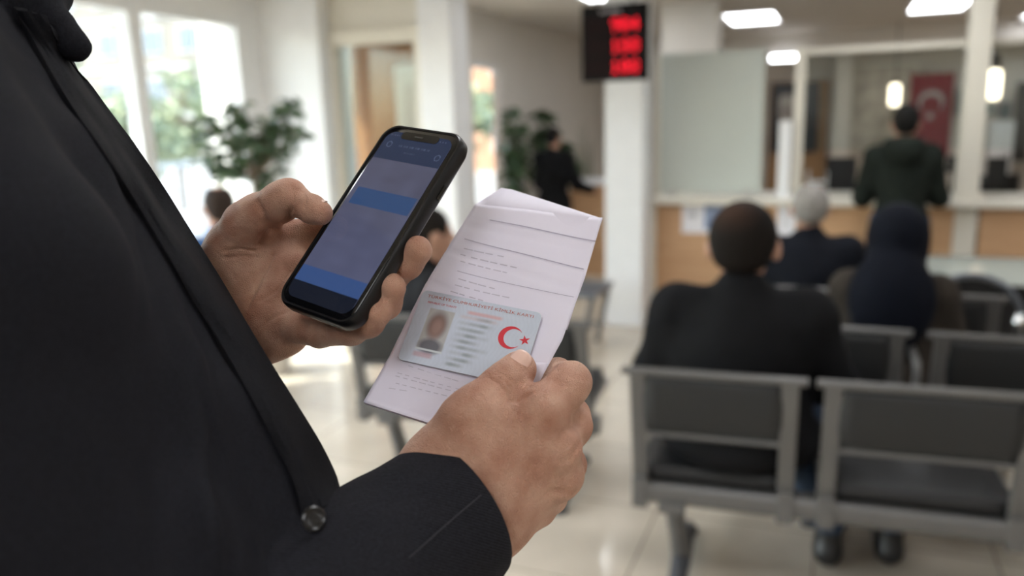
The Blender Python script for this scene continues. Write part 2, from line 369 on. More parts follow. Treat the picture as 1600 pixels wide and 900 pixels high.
# ---------------------------------------------------------------- counter with screens
t = thing('service_counter', 'long oak-fronted service counter with a pale worktop where the man in the green coat stands', 'counter', (-1.36, 6.3, 0))
MB().box(.03, 2.2, .15, .20, .06, .95).box(2.33, 6.5, .15, .20, .06, .95).box(.03, .07, .2, .8, .06, .95).build('front_panel', M_wood, t, bevel=.003)
MB().box(.0, 6.6, .06, .84, .95, 1.0).build('worktop', M_alu, t, bevel=.008)
MB().box(.05, 6.5, .2, .26, 0, .06).build('plinth', mat('plinth_grey', (.25, .24, .22), .5), t)
MB().box(-.0, .035, .1, .16, .0, .95).build('corner_post', M_alu, t)
for x in (1.18, 3.7): MB().box(x, x+.012, .146, .15, .06, .95).build('panel_joint', mat('joint_brown', (.2, .12, .06), .6), t)
t = thing('screen_frame', 'cream post and rail frame rising from the counter beside the standing man', 'frame', (-1.36, 6.58, 0))
MB().box(2.17, 2.31, -.145, .03, 0, 2.6).build('post', M_alu, t, bevel=.004)
MB().box(1.05, 1.125, -.03, .03, 1.0, 2.12).build('post', M_alu, t, bevel=.004)
MB().box(.0, .035, -.03, .03, 1.0, 2.12).build('post', M_alu, t, bevel=.004)
MB().box(1.125, 2.17, -.02, .02, 2.06, 2.1).box(2.31, 5.4, -.02, .02, 2.06, 2.1).build('rail', M_alu, t, bevel=.004)
MB().box(1.125, 2.17, -.004, .004, 1.35, 2.06).build('glass_pane', M_glass, t)
MB().box(2.31, 5.4, -.004, .004, 1.35, 2.06).build('glass_pane', M_glass, t)
MB().box(.955, 1.045, -.09, -.03, 1.0, 1.58).build('short_post', M_white, t, bevel=.006)
t = thing('frosted_screen', 'large grey-green frosted glass screen standing on the left end of the counter', 'screen', (-1.32, 6.56, 1.0))
MB().box(0, .79, -.006, .006, .03, 1.12).build('glass_sheet', M_frost, t, bevel=.002)
M_steel2 = mat('steel2', (.6, .6, .58), .35, 1)
for x in (.05, .66): MB().box(x, x+.08, -.02, .02, 0, .05).build('clamp', M_steel2, t)

# notices taped to the counter front
M_paper = mat('notice_paper', (.80, .80, .84), .6); M_blue = mat('notice_blue', (.16, .24, .42), .6); M_grey = mat('print_grey', (.45, .46, .5), .6)
def notice(lab, px0, px1, y0, y1, blue):
    p = on_b(px0, y0, 6.44); q = on_b(px1, y1, 6.44); w_ = q[0]-p[0]; h_ = p[2]-q[2]
    t = thing('notice', lab, 'notice', (p[0], 6.447, q[2]), 0)
    MB().box(0, w_, -.002, 0, 0, h_).build('sheet', M_paper, t)
    if blue:
        MB().box(w_*.42, w_*.93, -.003, -.002, h_*.12, h_*.88).build('picture', M_blue, t)
        mb = MB()
        for k in range(7): mb.box(w_*.47, w_*(.7+.2*((k*37) % 10)/10), -.0036, -.003, h_*(.2+.09*k), h_*(.225+.09*k))
        mb.build('print', M_grey, t)
        MB().box(w_*.1, w_*.28, -.003, -.002, h_*.45, h_*.6).build('print', M_grey, t)
    else:
        mb = MB()
        for k in range(5): mb.box(w_*.15, w_*.8, -.003, -.002, h_*(.2+.12*k), h_*(.23+.12*k))
        mb.build('print', M_grey, t)
notice('white notice with a blue printed picture taped to the counter front behind the dark-haired man', 1066, 1150, 309, 366, True)
notice('plain white notice taped to the counter front beside the grey-haired man', 1216, 1242, 306, 368, False)

# ---------------------------------------------------------------- LED queue display
M_led = mat('led_red', (.6, .01, .02), .5, emit=(1, .01, .03), es=2.4); M_ledoff = mat('led_window', (.010, .004, .004), .5, spec=.1); M_house = mat('display_black', (.004, .004, .004), .6, spec=.12)
M_grytxt = mat('grey_lettering', (.35, .34, .36), .5)
t = thing('queue_display', 'black hanging queue display with three rows of red numbers', 'display', (-1.66, 5.5, 1.88))
W_, H_ = .455, .50
MB().box(0, W_, 0, .07, 0, H_)  .build('housing', M_house, t, bevel=.006)
DIG = {'9': '01110100011000101111000010001001100', '0': '01110100011001110101110011000101110', '4': '00010001100101010010111110001000010', '1': '00100011000010000100001000010001110', '8': '01110100011000101110100011000101110'}
for r, txt in enumerate(('904', '188', '108')):
    z0 = H_-.185-.137*r
    MB().box(.03, W_-.03, -.003, .0, z0-.008, z0+.108).build('led_window', M_ledoff, t)
    for c, ch in enumerate(txt):
        mb = MB(); pat = DIG[ch]
        for i in range(7):
            for j in range(5):
                if pat[i*5+j] == '1':
                    x = .215+c*.068+j*.0115; z = z0+.086-i*.0122; mb.add([(x-.0052, -.0036, z), (x, -.0036, z-.0052), (x+.0052, -.0036, z), (x, -.0036, z+.0052), (x, -.008, z)], [(0, 1, 4), (1, 2, 4), (2, 3, 4), (3, 0, 4)])
        mb.build('digit', M_led, t)
for k in range(9): pass
mb = MB()
for k in range(8): mb.box(.13+k*.019, .143+k*.019, -.002, 0, H_-.055, H_-.035)
mb.build('title_lettering', M_grytxt, t)
for x in (.1, .35): MB().cyl((x, .035, H_), .008, 2.7-1.88-H_).build('hanging_rod', M_black, t)

# ---------------------------------------------------------------- office behind the counter
M_red = mat('flag_red', (.20, .006, .018), .6, var=.15, vscale=2.5); M_flagw = mat('flag_white', (.42, .38, .38), .6)
def crescent_poly(R_, r_, off, n=40):
    # outer circle radius R_ at 0, inner circle r_ at (off,0), opening towards +x
    xi = (R_*R_-r_*r_+off*off)/(2*off); yi = math.sqrt(R_*R_-xi*xi); a0 = math.atan2(yi, xi); b0 = math.atan2(yi, xi-off)
    o_ = [(R_*math.cos(a), R_*math.sin(a)) for a in np.linspace(a0, 2*math.pi-a0, n)]; i_ = [(off+r_*math.cos(a), r_*math.sin(a)) for a in np.linspace(b0, 2*math.pi-b0, n)]
    return o_, i_
def emblem_mb(R_, place, dz=.0):
    """crescent + star; place(x, y) -> 3d point"""
    mb = MB(); o_, i_ = crescent_poly(R_, R_*.8, R_*.25); P_ = np.array([[place(*p) for p in o_], [place(*p) for p in i_]]); mb.grid(P_)
    c = R_*1.18; rs = R_*.46; pts = []
    for k in range(10):
        a = math.pi+k*math.pi/5; r = rs if k % 2 == 0 else rs*.382; pts.append(place(c+r*math.cos(a), r*math.sin(a)))
    pts.append(place(c, 0)); mb.add(pts, [(k, (k+1) % 10, 10) for k in range(10)]); return mb
p = on_b(1424, 116, 11.85); q = on_b(1480, 245, 11.85)
fx0, fx1, fz1, fz0 = p[0], q[0]+.01, p[2], q[2]
t = thing('flag', 'tall red flag with white crescent and star hanging behind the standing man', 'flag', (fx0, 11.85, fz0))
fw_, fh_ = fx1-fx0, fz1-fz0
g = np.array([[(fw_*i/24, .018*math.sin(i*.9+j*.12), fh_*j/30) for i in range(25)] for j in range(31)])
MB().grid(g).build('cloth', M_red, t, smooth=180)
mb = emblem_mb(fw_*.30, lambda x, y: (fw_*.5+y, -.026, fh_*.66-x*1.0)); mb.build('crescent_and_star', M_flagw, t)
MB().tube([(-.03, 0, fh_), (fw_+.03, 0, fh_)], .012).build('rod', mat('rod_wood', (.3, .2, .12), .5), t)
def pbox(name, lab, cat, b, px0, px1, y0, y1, m_, dep=.04, bev=.004, grp=None):
    p = on_b(px0, y0, b); q = on_b(px1, y1, b)
    o = thing(name, lab, cat, (p[0], b, q[2]), 0, grp); return o, q[0]-p[0], p[2]-q[2]
o, w_, h_ = pbox('wooden_board', '', 'board', 11.9, 1204, 1288, 128, 300, None)
tag(o, 'tall brown wooden board standing against the far office wall behind the portrait', 'board')
o.location = ab(o.location[0]*0+on_b(1204, 128, 11.9)[0], 11.9, 0)
MB().box(0, w_, 0, .06, 0, on_b(1204, 128, 11.9)[2]).build('panel', wood('brown_board', (.30, .17, .08), (.36, .21, .10), ax=2), o, bevel=.004)
MB().box(0, .03, -.012, 0, 0, 2.0).box(w_-.03, w_, -.012, 0, 0, 2.0).build('edge_strip', wood('brown_edge', (.26, .14, .07), (.3, .17, .08), ax=2), o)
o, w_, h_ = pbox('portrait', 'dark framed portrait of a pale-haired person in dark suit on the wooden board', 'picture', 11.82, 1207, 1276, 130, 238, None)
MB().box(0, w_, 0, .025, 0, h_).build('frame', mat('portrait_frame', (.05, .05, .05), .4), o, bevel=.004)
n1, n2 = 70, 50; gx, gz = np.meshgrid(np.linspace(0, 1, n2), np.linspace(0, 1, n1)); Cc = np.zeros((n1, n2, 3))+np.array([.045, .047, .052])
def soft(cx, cz, rx, rz, col, s_=.25):
    k = np.clip((1-np.sqrt(((gx-cx)/rx)**2+((gz-cz)/rz)**2))/s_+.5, 0, 1)[..., None]; Cc[:] = Cc*(1-k)+np.array(col)*k
soft(.34, .02, .42, .36, (.02, .02, .022)); soft(.32, .28, .10, .17, (.42, .41, .4)); soft(.30, .5, .07, .1, (.22, .2, .18)); soft(.30, .62, .17, .20, (.30, .27, .25)); soft(.30, .75, .18, .10, (.40, .38, .35)); soft(.26, .60, .03, .02, (.12, .1, .1)); soft(.36, .60, .03, .02, (.12, .1, .1))
P_ = np.stack([.02+gx*(w_-.04), gx*0-.004, .02+gz*(h_-.04)], -1); MB().grid(P_).build('picture', attrmat('portrait_print', .35), o, cols=Cc.reshape(-1, 3))
t = thing('wall_light', 'small bright strip light on the far office wall above the wooden board', 'light', (on_b(1203, 90, 11.54)[0], 11.50, on_b(1203, 97, 11.54)[2]), 0)
MB().box(0, .42, .03, .05, 0, .09).build('light_frame', M_lfr, t, bevel=.004)
MB().box(.01, .41, .0, .03, .01, .08).build('diffuser', M_lamp, t, bevel=.008)
# glazed panel between the posts, its mottled reflections painted into the colour
M_paintrefl = mat('mottled_panel', (.42, .37, .31), .35, var=.35, vscale=7)
o, w_, h_ = pbox('mottled_panel', 'large grey-beige glazed panel with painted mottled reflections left of the red flag', 'panel', 11.9, 1318, 1418, 105, 296, None)
MB().box(0, w_, 0, .03, 0, h_).build('sheet', M_paintrefl, o, bevel=.004)
MB().box(-.03, 0, -.01, .03, 0, h_+.03).box(w_, w_+.03, -.01, .03, 0, h_+.03).box(0, w_, -.01, .03, h_, h_+.03).build('frame', M_alu, o)
M_glow = mat('lamp_shade_glow', (.9, .8, .65), .5, emit=(1, .80, .58), es=3.2)
def lantern(lab, b, px0, px1, y0, y1, capy):
    o, w_, h_ = pbox('hanging_lantern', lab, 'lamp', b, px0, px1, y0, y1, None); r = w_/2
    MB().lathe((r, 0, 0), [(r*.8, 0), (r, h_*.1), (r, h_*.9), (r*.8, h_)]).build('lamp_shade', M_glow, o, smooth=40)
    MB().lathe((r, 0, h_), [(r*.85, 0), (r*.7, capy), (r*.2, capy+.03)]).build('cap', M_black, o, smooth=40)
    top = o.location[2]; MB().tube([(r, 0, h_+capy), (r, 0, H-top)], .006).build('cord', M_black, o)
lantern('small glowing lantern hanging left of the red flag', 11.2, 1391, 1405, 132, 165, .03)
lantern('large glowing lantern with black cap hanging right of the tall cream post', 10.2, 1533, 1562, 110, 155, .16)
def wpic(lab, px0, px1, y0, y1, col):
    o, w_, h_ = pbox('wall_picture', lab, 'picture', 11.93, px0, px1, y0, y1, None)
    MB().box(0, w_, 0, .03, 0, h_).build('frame', mat('pic_frame', (.12, .12, .12), .5), o, bevel=.003)
    MB().box(w_*.1, w_*.9, -.004, 0, h_*.08, h_*.92).build('print', mat('pic_print', col, .5, var=.4, vscale=12), o)
wpic('small dark wall picture just right of the red flag', 1496, 1517, 140, 178, (.28, .32, .32))
wpic('small dark green wall picture under the large lantern', 1536, 1552, 163, 178, (.16, .22, .2))
wpic('dark wall picture right of the large lantern', 1562, 1578, 160, 185, (.14, .16, .16))
o, w_, h_ = pbox('wall_banner', 'narrow dark patterned banner hanging on the wall at the right edge', 'banner', 11.9, 1590, 1604, 130, 252, None)
g = np.array([[(w_*i/6, .01*math.sin(j*.5), h_*j/20) for i in range(7)] for j in range(21)]); MB().grid(g).build('cloth', mat('banner_cloth', (.07, .065, .06), .7, var=.5, vscale=20), o)
MB().tube([(-.02, 0, h_), (w_+.02, 0, h_)], .01).build('rod', M_black, o)
def monitor(lab, b, px0, px1, y0, y1, rz=0, desk=.74):
    p = on_b(px0, y0, b); q = on_b(px1, y1, b); w_ = q[0]-p[0]; h_ = p[2]-q[2]
    t = thing('monitor', lab, 'monitor', ((p[0]+q[0])/2, b, desk), rz); zb = q[2]-desk
    MB().box(-w_/2, w_/2, -.02, .02, zb, zb+h_).build('back_shell', M_black, t, bevel=.01)
    MB().box(-w_/2+.01, w_/2-.01, .02, .023, zb+.01, zb+h_-.01).build('screen', mat('dark_screen', (.02, .025, .03), .15), t)
    MB().tube([(0, 0, 0), (0, 0, zb+.1)], .02).build('stand_neck', M_black, t); MB().box(-.11, .11, -.08, .08, 0, .012).build('stand_foot', M_black, t, bevel=.004)
t = thing('office_desk', 'long pale desk behind the counter carrying the monitors', 'desk', (-.9, 7.15, 0))
MB().box(0, 6.2, 0, .7, .71, .74).build('desk_top', M_alu, t, bevel=.004)
for x in (.02, 2.0, 4.0, 6.14): MB().box(x, x+.04, .03, .67, 0, .71).build('leg', M_alu, t)
monitor('black computer monitor seen from behind left of the standing man', 7.4, 1291, 1336, 246, 300)
monitor('small dark monitor right of the standing man', 7.4, 1480, 1505, 243, 270)
monitor('dark monitor at the right edge behind the counter', 7.4, 1542, 1572, 246, 290, .3)
def wbox(name, lab, cat, b, px0, px1, y0, y1, m_, base, dep=.15):
    p = on_b(px0, y0, b); q = on_b(px1, y1, b); w_ = q[0]-p[0]; h_ = p[2]-base
    t = thing(name, lab, cat, (p[0], b, base)); return t, w_, h_
t, w_, h_ = wbox('paper_tray', 'white tray of papers on the desk left of the black monitor', 'tray', 7.35, 1262, 1292, 268, 300, None, .74)
for k in range(4): MB().box(0, w_, 0, .22, h_*k/4, h_*k/4+.012).build('shelf', M_white, t)
MB().box(0, .01, 0, .22, 0, h_).box(w_-.01, w_, 0, .22, 0, h_).build('side', M_white, t)
MB().box(.02, w_-.02, -.01, .2, h_*.25+.012, h_*.25+.03).build('paper_stack', M_paper, t)
t, w_, h_ = wbox('desk_phone', 'grey desk telephone beside the small dark monitor', 'telephone', 7.3, 1486, 1508, 278, 300, None, .74)
MB().box(0, w_, 0, .18, 0, .05).build('base', M_grey, t, bevel=.008); MB().tube([(.02, .02, .08), (.02, .16, .08)], .018).build('handset', M_black, t, smooth=60); MB().box(.01, .03, .05, .13, .05, .075).build('cradle', M_black, t)
t, w_, h_ = wbox('white_cabinet', 'narrow white cabinet against the far office wall right of the cream post', 'cabinet', 11.5, 1550, 1580, 190, 260, None, 0)
MB().box(0, w_, 0, .38, 0, h_).build('body', M_white, t, bevel=.006); MB().box(.015, w_-.015, -.015, 0, .1, h_-.05).build('door', M_white, t, bevel=.004); MB().box(w_-.06, w_-.045, -.035, -.015, .9, 1.1).build('handle', M_black, t)
# office chair behind the counter at the right edge
def office_chair(lab, loc, rz):
    t = thing('office_chair', lab, 'chair', loc, rz)
    for k in range(5):
        a = k*2*math.pi/5; MB().tube([(0, 0, .10), (.28*math.cos(a), .28*math.sin(a), .06)], [.025, .016]).cyl((.28*math.cos(a), .28*math.sin(a), 0), .025, .05).build('leg', M_black, t)
    MB().tube([(0, 0, .1), (0, 0, .44)], .028).build('column', M_black, t)
    MB().box(-.24, .24, -.24, .24, .44, .52).build('seat', M_black, t, bevel=.03)
    g = np.array([[(.24*math.sin(u), .27-.06*math.cos(u), .6+.45*v_) for u in np.linspace(-1.1, 1.1, 9)] for v_ in np.linspace(0, 1, 6)])
    o = MB().grid(g).build('backrest', M_black, t, smooth=180); sl = o.modifiers.new('thick', 'SOLIDIFY'); sl.thickness = .05
    MB().box(-.03, .03, .2, .25, .47, .65).build('back_bracket', M_black, t)
pc = on_b(1575, 290, 8.2); office_chair('black office chair behind the counter at the right edge', (pc[0], 8.2, 0), .4)

# ---------------------------------------------------------------- far left area: desk, plants
t = thing('reception_desk', 'far oak-fronted desk in front of the person in black', 'desk', (-2.62, 8.2, 0))
MB().box(0, .5, 0, .05, 0, .96).build('front_panel', M_wood, t); MB().box(0, .05, .05, .6, 0, .96).box(.45, .5, .05, .6, 0, .96).build('side_panel', M_wood, t)
MB().box(-.12, .62, -.03, .66, .96, 1.0).build('desk_top', M_white, t, bevel=.005)
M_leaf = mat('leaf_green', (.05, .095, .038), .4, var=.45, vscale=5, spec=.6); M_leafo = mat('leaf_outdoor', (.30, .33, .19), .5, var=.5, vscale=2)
M_bark = mat('bark', (.22, .16, .11), .8, bump=.4, bscale=60, var=.2); M_soil = mat('soil', (.05, .035, .025), .9); M_pot = mat('pot_clay', (.55, .52, .48), .5)
def leafset(mb, centres, size, rng, droop=.6):
    for c in centres:
        d = rng.normal(0, 1, 3); d[2] = -abs(d[2])*droop; d /= np.linalg.norm(d); s_ = size*rng.uniform(.7, 1.25)
        sd_ = np.cross(d, rng.normal(0, 1, 3)); sd_ /= np.linalg.norm(sd_)+1e-9; n_ = np.cross(d, sd_)
        mb.add([c, c+d*s_*.35+sd_*s_*.2, c+d*s_*.7+sd_*s_*.16-n_*s_*.03, c+d*s_-n_*s_*.1, c+d*s_*.7-sd_*s_*.16-n_*s_*.03, c+d*s_*.35-sd_*s_*.2], [(0, 1, 2, 3), (0, 3, 4, 5)])
def ficus(lab, loc, h, blobs, n, size, seed, cat='plant', pot=True, trunk_r=.02, name='potted_tree', leafm=None):
    rng = np.random.default_rng(seed); t = thing(name, lab, cat, loc)
    pr = .17
    if pot:
        MB().lathe((0, 0, 0), [(pr*.7, 0), (pr, .3), (pr*1.08, .32), (pr*1.08, .36), (pr*.92, .36), (pr*.9, .33)]).build('pot', M_pot, t, smooth=40)
        MB().cyl((0, 0, .31), pr*.9, .03).build('soil', M_soil, t)
    zt = min(b_[2] for b_ in blobs); mt = MB(); z0 = .3 if pot else 0
    mt.tube([(0, 0, z0), (.015, .01, z0+(zt-z0)*.5), (0, 0, zt)], [trunk_r, trunk_r*.85, trunk_r*.7])
    mt.build('trunk', M_bark, t, smooth=60)
    lf = MB(); bw = MB(); tot = sum(b_[3]**2 for b_ in blobs)
    for (x, y, z, r) in blobs:
        e = np.array([x, y, z]); s0 = np.array([0, 0, zt-.1*r]); bw.tube([s0, (s0+e)/2+rng.normal(0, .04*r/.2, 3)*.5, e], [trunk_r*.5, trunk_r*.35, trunk_r*.2], 6)
        k = int(n*r*r/tot); v_ = rng.normal(0, 1, (k, 3)); v_ /= np.linalg.norm(v_, axis=1)[:, None]; v_ = e+v_*(r*rng.uniform(.35, 1, (k, 1)))*np.array([1, 1, .85])
        for q in v_[::9]: bw.tube([e, (e+q)/2+[0, 0, .02], q], [trunk_r*.2, trunk_r*.15, trunk_r*.08], 5)
        leafset(lf, v_, size, rng)
    bw.build('branches', M_bark, t, smooth=60); lf.build('foliage', leafm or M_leaf, t); return t
def pc(px, py, dep):
    return toab(CAM+ray(px, py)*dep)
# big ficus by the window: canopy points from the view, at about 5.4 m
base = pc(400, 300, 5.2)
def rel(px, py, dep, r):
    q = pc(px, py, dep)-np.array([base[0], base[1], 0]); return (q[0], q[1], q[2], r)
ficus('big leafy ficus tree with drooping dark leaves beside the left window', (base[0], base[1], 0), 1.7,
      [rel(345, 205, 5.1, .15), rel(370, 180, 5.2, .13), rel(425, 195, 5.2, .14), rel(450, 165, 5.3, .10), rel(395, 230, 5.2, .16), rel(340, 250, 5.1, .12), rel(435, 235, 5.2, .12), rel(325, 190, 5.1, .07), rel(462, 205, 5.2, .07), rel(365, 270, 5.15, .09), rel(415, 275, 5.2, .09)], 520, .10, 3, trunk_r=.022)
b2 = on_b(795, 300, 7.9); 
ficus('slim dark green plant beside the far bright window', (-3.06, 7.68, 0), 1.5, [(.0, 0, 1.15, .13), (0, 0, 1.35, .13), (.02, 0, 1.55, .11), (.0, 0, 1.72, .08), (0, 0, .95, .13), (.03, 0, 1.25, .12)], 760, .09, 4, trunk_r=.015)
q = on_b(858, 250, 8.75)
ficus('wide bushy plant standing behind the far person in black', (q[0], 8.75, 0), 1.6, [(-.0, 0, 1.2, .17), (.17, 0, 1.3, .14), (-.13, 0, 1.1, .13), (-.02, .0, 1.5, .12), (-.04, 0, 1.70, .10), (.24, 0, 1.15, .13), (-.05, 0, 1.36, .15), (.1, 0, 1.0, .15)], 900, .12, 5)
# snake plant
q = on_b(915, 280, 9.2); t = thing('snake_plant', 'narrow upright snake plant left of the white pillar', 'plant', (q[0], 9.2, 0))
MB().lathe((0, 0, 0), [(.09, 0), (.12, .5), (.13, .52), (.11, .52), (.1, .5)]).build('pot', M_pot, t, smooth=40)
mb = MB(); rng = np.random.default_rng(2)
for k in range(7):
    a = k*.9; x0, y0 = .04*math.cos(a), .04*math.sin(a); hh = rng.uniform(.8, 1.25)
    mb.tube([(x0, y0, .48), (x0*1.6, y0*1.6, .48+hh*.5), (x0*2.0, y0*2, .48+hh)], [.025, .03, .004], 6, flat=.2)
mb.build('leaves', M_leaf, t, smooth=60)
# ---------------------------------------------------------------- outside
M_ground = mat('paving', (.28, .265, .245), .9, var=.1)
struct('ground', MB().box(-140, -5.31, -60, 120, -.5, -.3), M_ground)
M_fac = mat('cream_render', (.22, .195, .16), .8, var=.06, vscale=.1); M_fac2 = mat('pale_render', (.22, .21, .20), .8, var=.06, vscale=.1); M_or = mat('orange_render', (.30, .10, .045), .8)
M_wn = mat('window_glass_dark', (.12, .15, .18), .15); M_wf = mat('window_frame_white', (.6, .6, .6), .5)
def building(lab, a0, b0, w_, h_, m_, step, seed, orange=None, rz=0.0):
    t = thing('apartment_building', lab, 'building', (a0, b0, -.3), rz); rng = random.Random(seed)
    MB().box(0, w_, 0, 12, 0, h_).build('walls', m_, t); MB().box(-.3, w_+.3, -.3, 12.3, h_, h_+.4).build('roof', M_wf, t)
    if orange:
        for x in orange: MB().box(x, x+1.0, -.15, 0, 0, h_).build('pilaster', M_or, t)
    nx = int(w_/step); n = 0
    for j in range(int(h_/3.0)):
        for i in range(nx):
            x = (i+.35)*step+(.5 if (i % 3 == 0) else 0); z = .9+j*3.0
            if n < 95:
                f = MB().box(x-.08, x+1.38, -.06, .0, z-.08, z+1.48).build('window', M_wf, t); MB().box(x, x+.62, -.08, -.06, z, z+1.4).box(x+.68, x+1.3, -.08, -.06, z, z+1.4).build('pane', M_wn, f); n += 1
            if i % 4 == 1: pass
        MB().box(0, w_, -.1, 0, j*3.0-.06, j*3.0+.06).build('floor_band', M_wf, t)
    for i in range(2, nx, 6):
        for j in range(1, int(h_/3.0)): MB().box((i)*step, (i)*step+2.4, -1.1, 0, j*3.0, j*3.0+.12).box((i)*step, (i)*step+2.4, -1.12, -1.06, j*3.0+.12, j*3.0+1.0).build('balcony', m_, t)
building('cream apartment block with orange strip seen through the left window', -62, 40, 38, 25, M_fac, 3.3, 1, orange=(8.2,))
building('pale apartment block behind the bare trees, further right through the window', -23.4, 43, 14, 19, M_fac2, 3.4, 2)
building('low orange-brown building seen through the far narrow window', -17, 30, 10, 12, mat('brick_orange', (.45, .24, .14), .8), 3.2, 3)
def tree(lab, a, b, h, r, n, seed, leaf=.35):
    bl = []; rng = np.random.default_rng(seed)
    for k in range(9): bl.append((rng.normal(0, r*.45), rng.normal(0, r*.45), h*rng.uniform(.45, 1.0), r*rng.uniform(.35, .55)))
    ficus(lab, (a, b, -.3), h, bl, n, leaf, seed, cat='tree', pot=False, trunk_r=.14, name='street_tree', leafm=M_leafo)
tree('sunlit green street tree behind the big ficus', -15, 15.5, 3.4, 1.5, 550, 11)
tree('tall thin-leaved street tree left of the others outside', -24, 20, 4.2, 1.8, 400, 12, .35)
tree('round green street tree outside the far narrow window', -8.4, 17.5, 2.6, 1.2, 700, 13, .3)
tree('pale green street tree near the white railing outside', -13.5, 12.5, 2.4, 1.1, 700, 14, .3)
t = thing('railing', 'white metal railing outside below the left window view', 'railing', (-10.5, 5.0, -.3))
mb = MB().box(0, .05, 0, 9, 1.35, 1.42).box(0, .05, 0, 9, .2, .26); mb.build('rail', M_wf, t)
mb = MB()
for k in range(60): mb.box(.015, .035, .15*k, .15*k+.02, .26, 1.35)
mb.build('bars', M_wf, t)
for k in range(7): MB().box(-.01, .06, k*1.5-.03 if k else 0, k*1.5+.04, 0, 1.45).build('post', M_wf, t)

# ---------------------------------------------------------------- waiting benches
M_steel = mat('grey_painted_steel', (.125, .122, .12), .38, .3, var=.05); M_panel = mat('charcoal_panel', (.020, .021, .0225), .5, .1)
M_pad = mat('black_vinyl', (.010, .010, .011), .5); M_rubber = mat('dark_foot', (.05, .052, .058), .6)
def bench(lab, loc, rz, seats, beam, legs, group='grey steel waiting benches', room_=True, arms=()):
    t = thing('waiting_bench', lab, 'bench', loc, rz, group, room=room_)
    x0, x1 = beam
    # beam: rounded box profile swept in x (y forward)
    prof = [(-.035, .315), (-.04, .33), (-.04, .365), (-.03, .38), (.03, .38), (.04, .365), (.04, .315), (.03, .305), (-.025, .305)]
    n = len(prof); V = [(x, y+.05, z) for x in (x0, x1) for y, z in prof]
    MB().add(V, [tuple(range(n)), tuple(range(n, 2*n))[::-1]]+[(i, n+i, n+(i+1) % n, (i+1) % n) for i in range(n)]).build('beam', M_steel, t, bevel=.004)
    for (s0, s1) in seats:
        for x in (s0+.03, s1-.03):
            pts = [(x, -.055, .80), (x, -.03, .68), (x, .0, .56), (x, .02, .46), (x, .035, .40), (x, .06, .385)]
            P0 = np.array(pts); V = []; wd = .026
            mb = MB()
            T = np.gradient(P0, axis=0); T /= np.linalg.norm(T, axis=1)[:, None]; Nn = np.stack([T[:, 0]*0, -T[:, 2], T[:, 1]], 1)
            for s_ in ((-wd, -.014), (wd, -.014), (wd, .014), (-wd, .014)): V.append(P0+np.array([s_[0], 0, 0])+Nn*s_[1])
            V = np.array(V).transpose(1, 0, 2).reshape(-1, 3); m2 = len(P0)
            f = [(i*4+k, i*4+(k+1) % 4, (i+1)*4+(k+1) % 4, (i+1)*4+k) for i in range(m2-1) for k in range(4)]+[(3, 2, 1, 0), ((m2-1)*4, (m2-1)*4+1, (m2-1)*4+2, (m2-1)*4+3)]
            mb.add(V, f); mb.box(x-wd, x+wd, .005, .10, .29, .40)
            mb.build('side_frame', M_steel, t, bevel=.005)
            MB().box(x-.02, x+.02, .06, .50, .385, .41).build('seat_support', M_steel, t, bevel=.004)
        P_ = np.array([[(x, -.050+.10*(1-v_)*.5+(-.012)*math.sin(math.pi*v_)+.0, .575+.215*v_) for x in np.linspace(s0+.05, s1-.05, 12)] for v_ in np.linspace(0, 1, 8)])
        o = MB().grid(P_).build('backrest', M_panel, t, smooth=180); sd_ = o.modifiers.new('thick', 'SOLIDIFY'); sd_.thickness = .018; sd_.offset = 0
        MB().tube([(s0-.02, -.055, .803), (s1+.02, -.055, .803)], .014, 10).build('top_rail', M_steel, t, smooth=60)
        MB().tube([(s0+.05, -.006, .572), (s1-.05, -.006, .572)], .010, 8).build('lower_rail', M_steel, t, smooth=60)
        P_ = np.array([[(x, .04+.44*v_, .410+.03*v_-.02*math.sin(math.pi*v_)) for x in np.linspace(s0+.03, s1-.03, 10)] for v_ in np.linspace(0, 1, 10)])
        o = MB().grid(P_).build('seat_pad', M_pad, t, smooth=180); sd_ = o.modifiers.new('thick', 'SOLIDIFY'); sd_.thickness = .05; sd_.offset = 0
    for x in legs:
        g = MB().tube([(x, .055, .31), (x+.025, .13, .05)], [.032, .036], 12)
        g.build('leg', M_steel, t, smooth=50)
        f = MB().tube([(x+.025, -.10, .03), (x+.025, -.03, .045), (x+.025, .13, .055), (x+.025, .32, .045), (x+.025, .42, .03)], [.022, .030, .036, .030, .022], 10, flat=.8); f.build('foot_bar', M_rubber, t, smooth=60)
        MB().lathe((x+.025, -.10, 0), [(.03, 0), (.032, .018), (.02, .03)]).build('foot_cap', M_rubber, t, smooth=40); MB().lathe((x+.025, .42, 0), [(.03, 0), (.032, .018), (.02, .03)]).build('foot_cap', M_rubber, t, smooth=40)
        MB().box(x-.045, x+.045, .0, .10, .28, .32).build('bracket', M_steel, t, bevel=.004)
    for x in arms:
        MB().tube([(x, .04, .40), (x, .04, .62), (x, .07, .65), (x, .32, .65), (x, .36, .62), (x, .36, .42)], .014, 10).build('armrest', M_steel, t, smooth=60)
    return t
# front row: backrest line fitted to the view
RB = math.atan2(2.258-2.62, 1.51-.408)
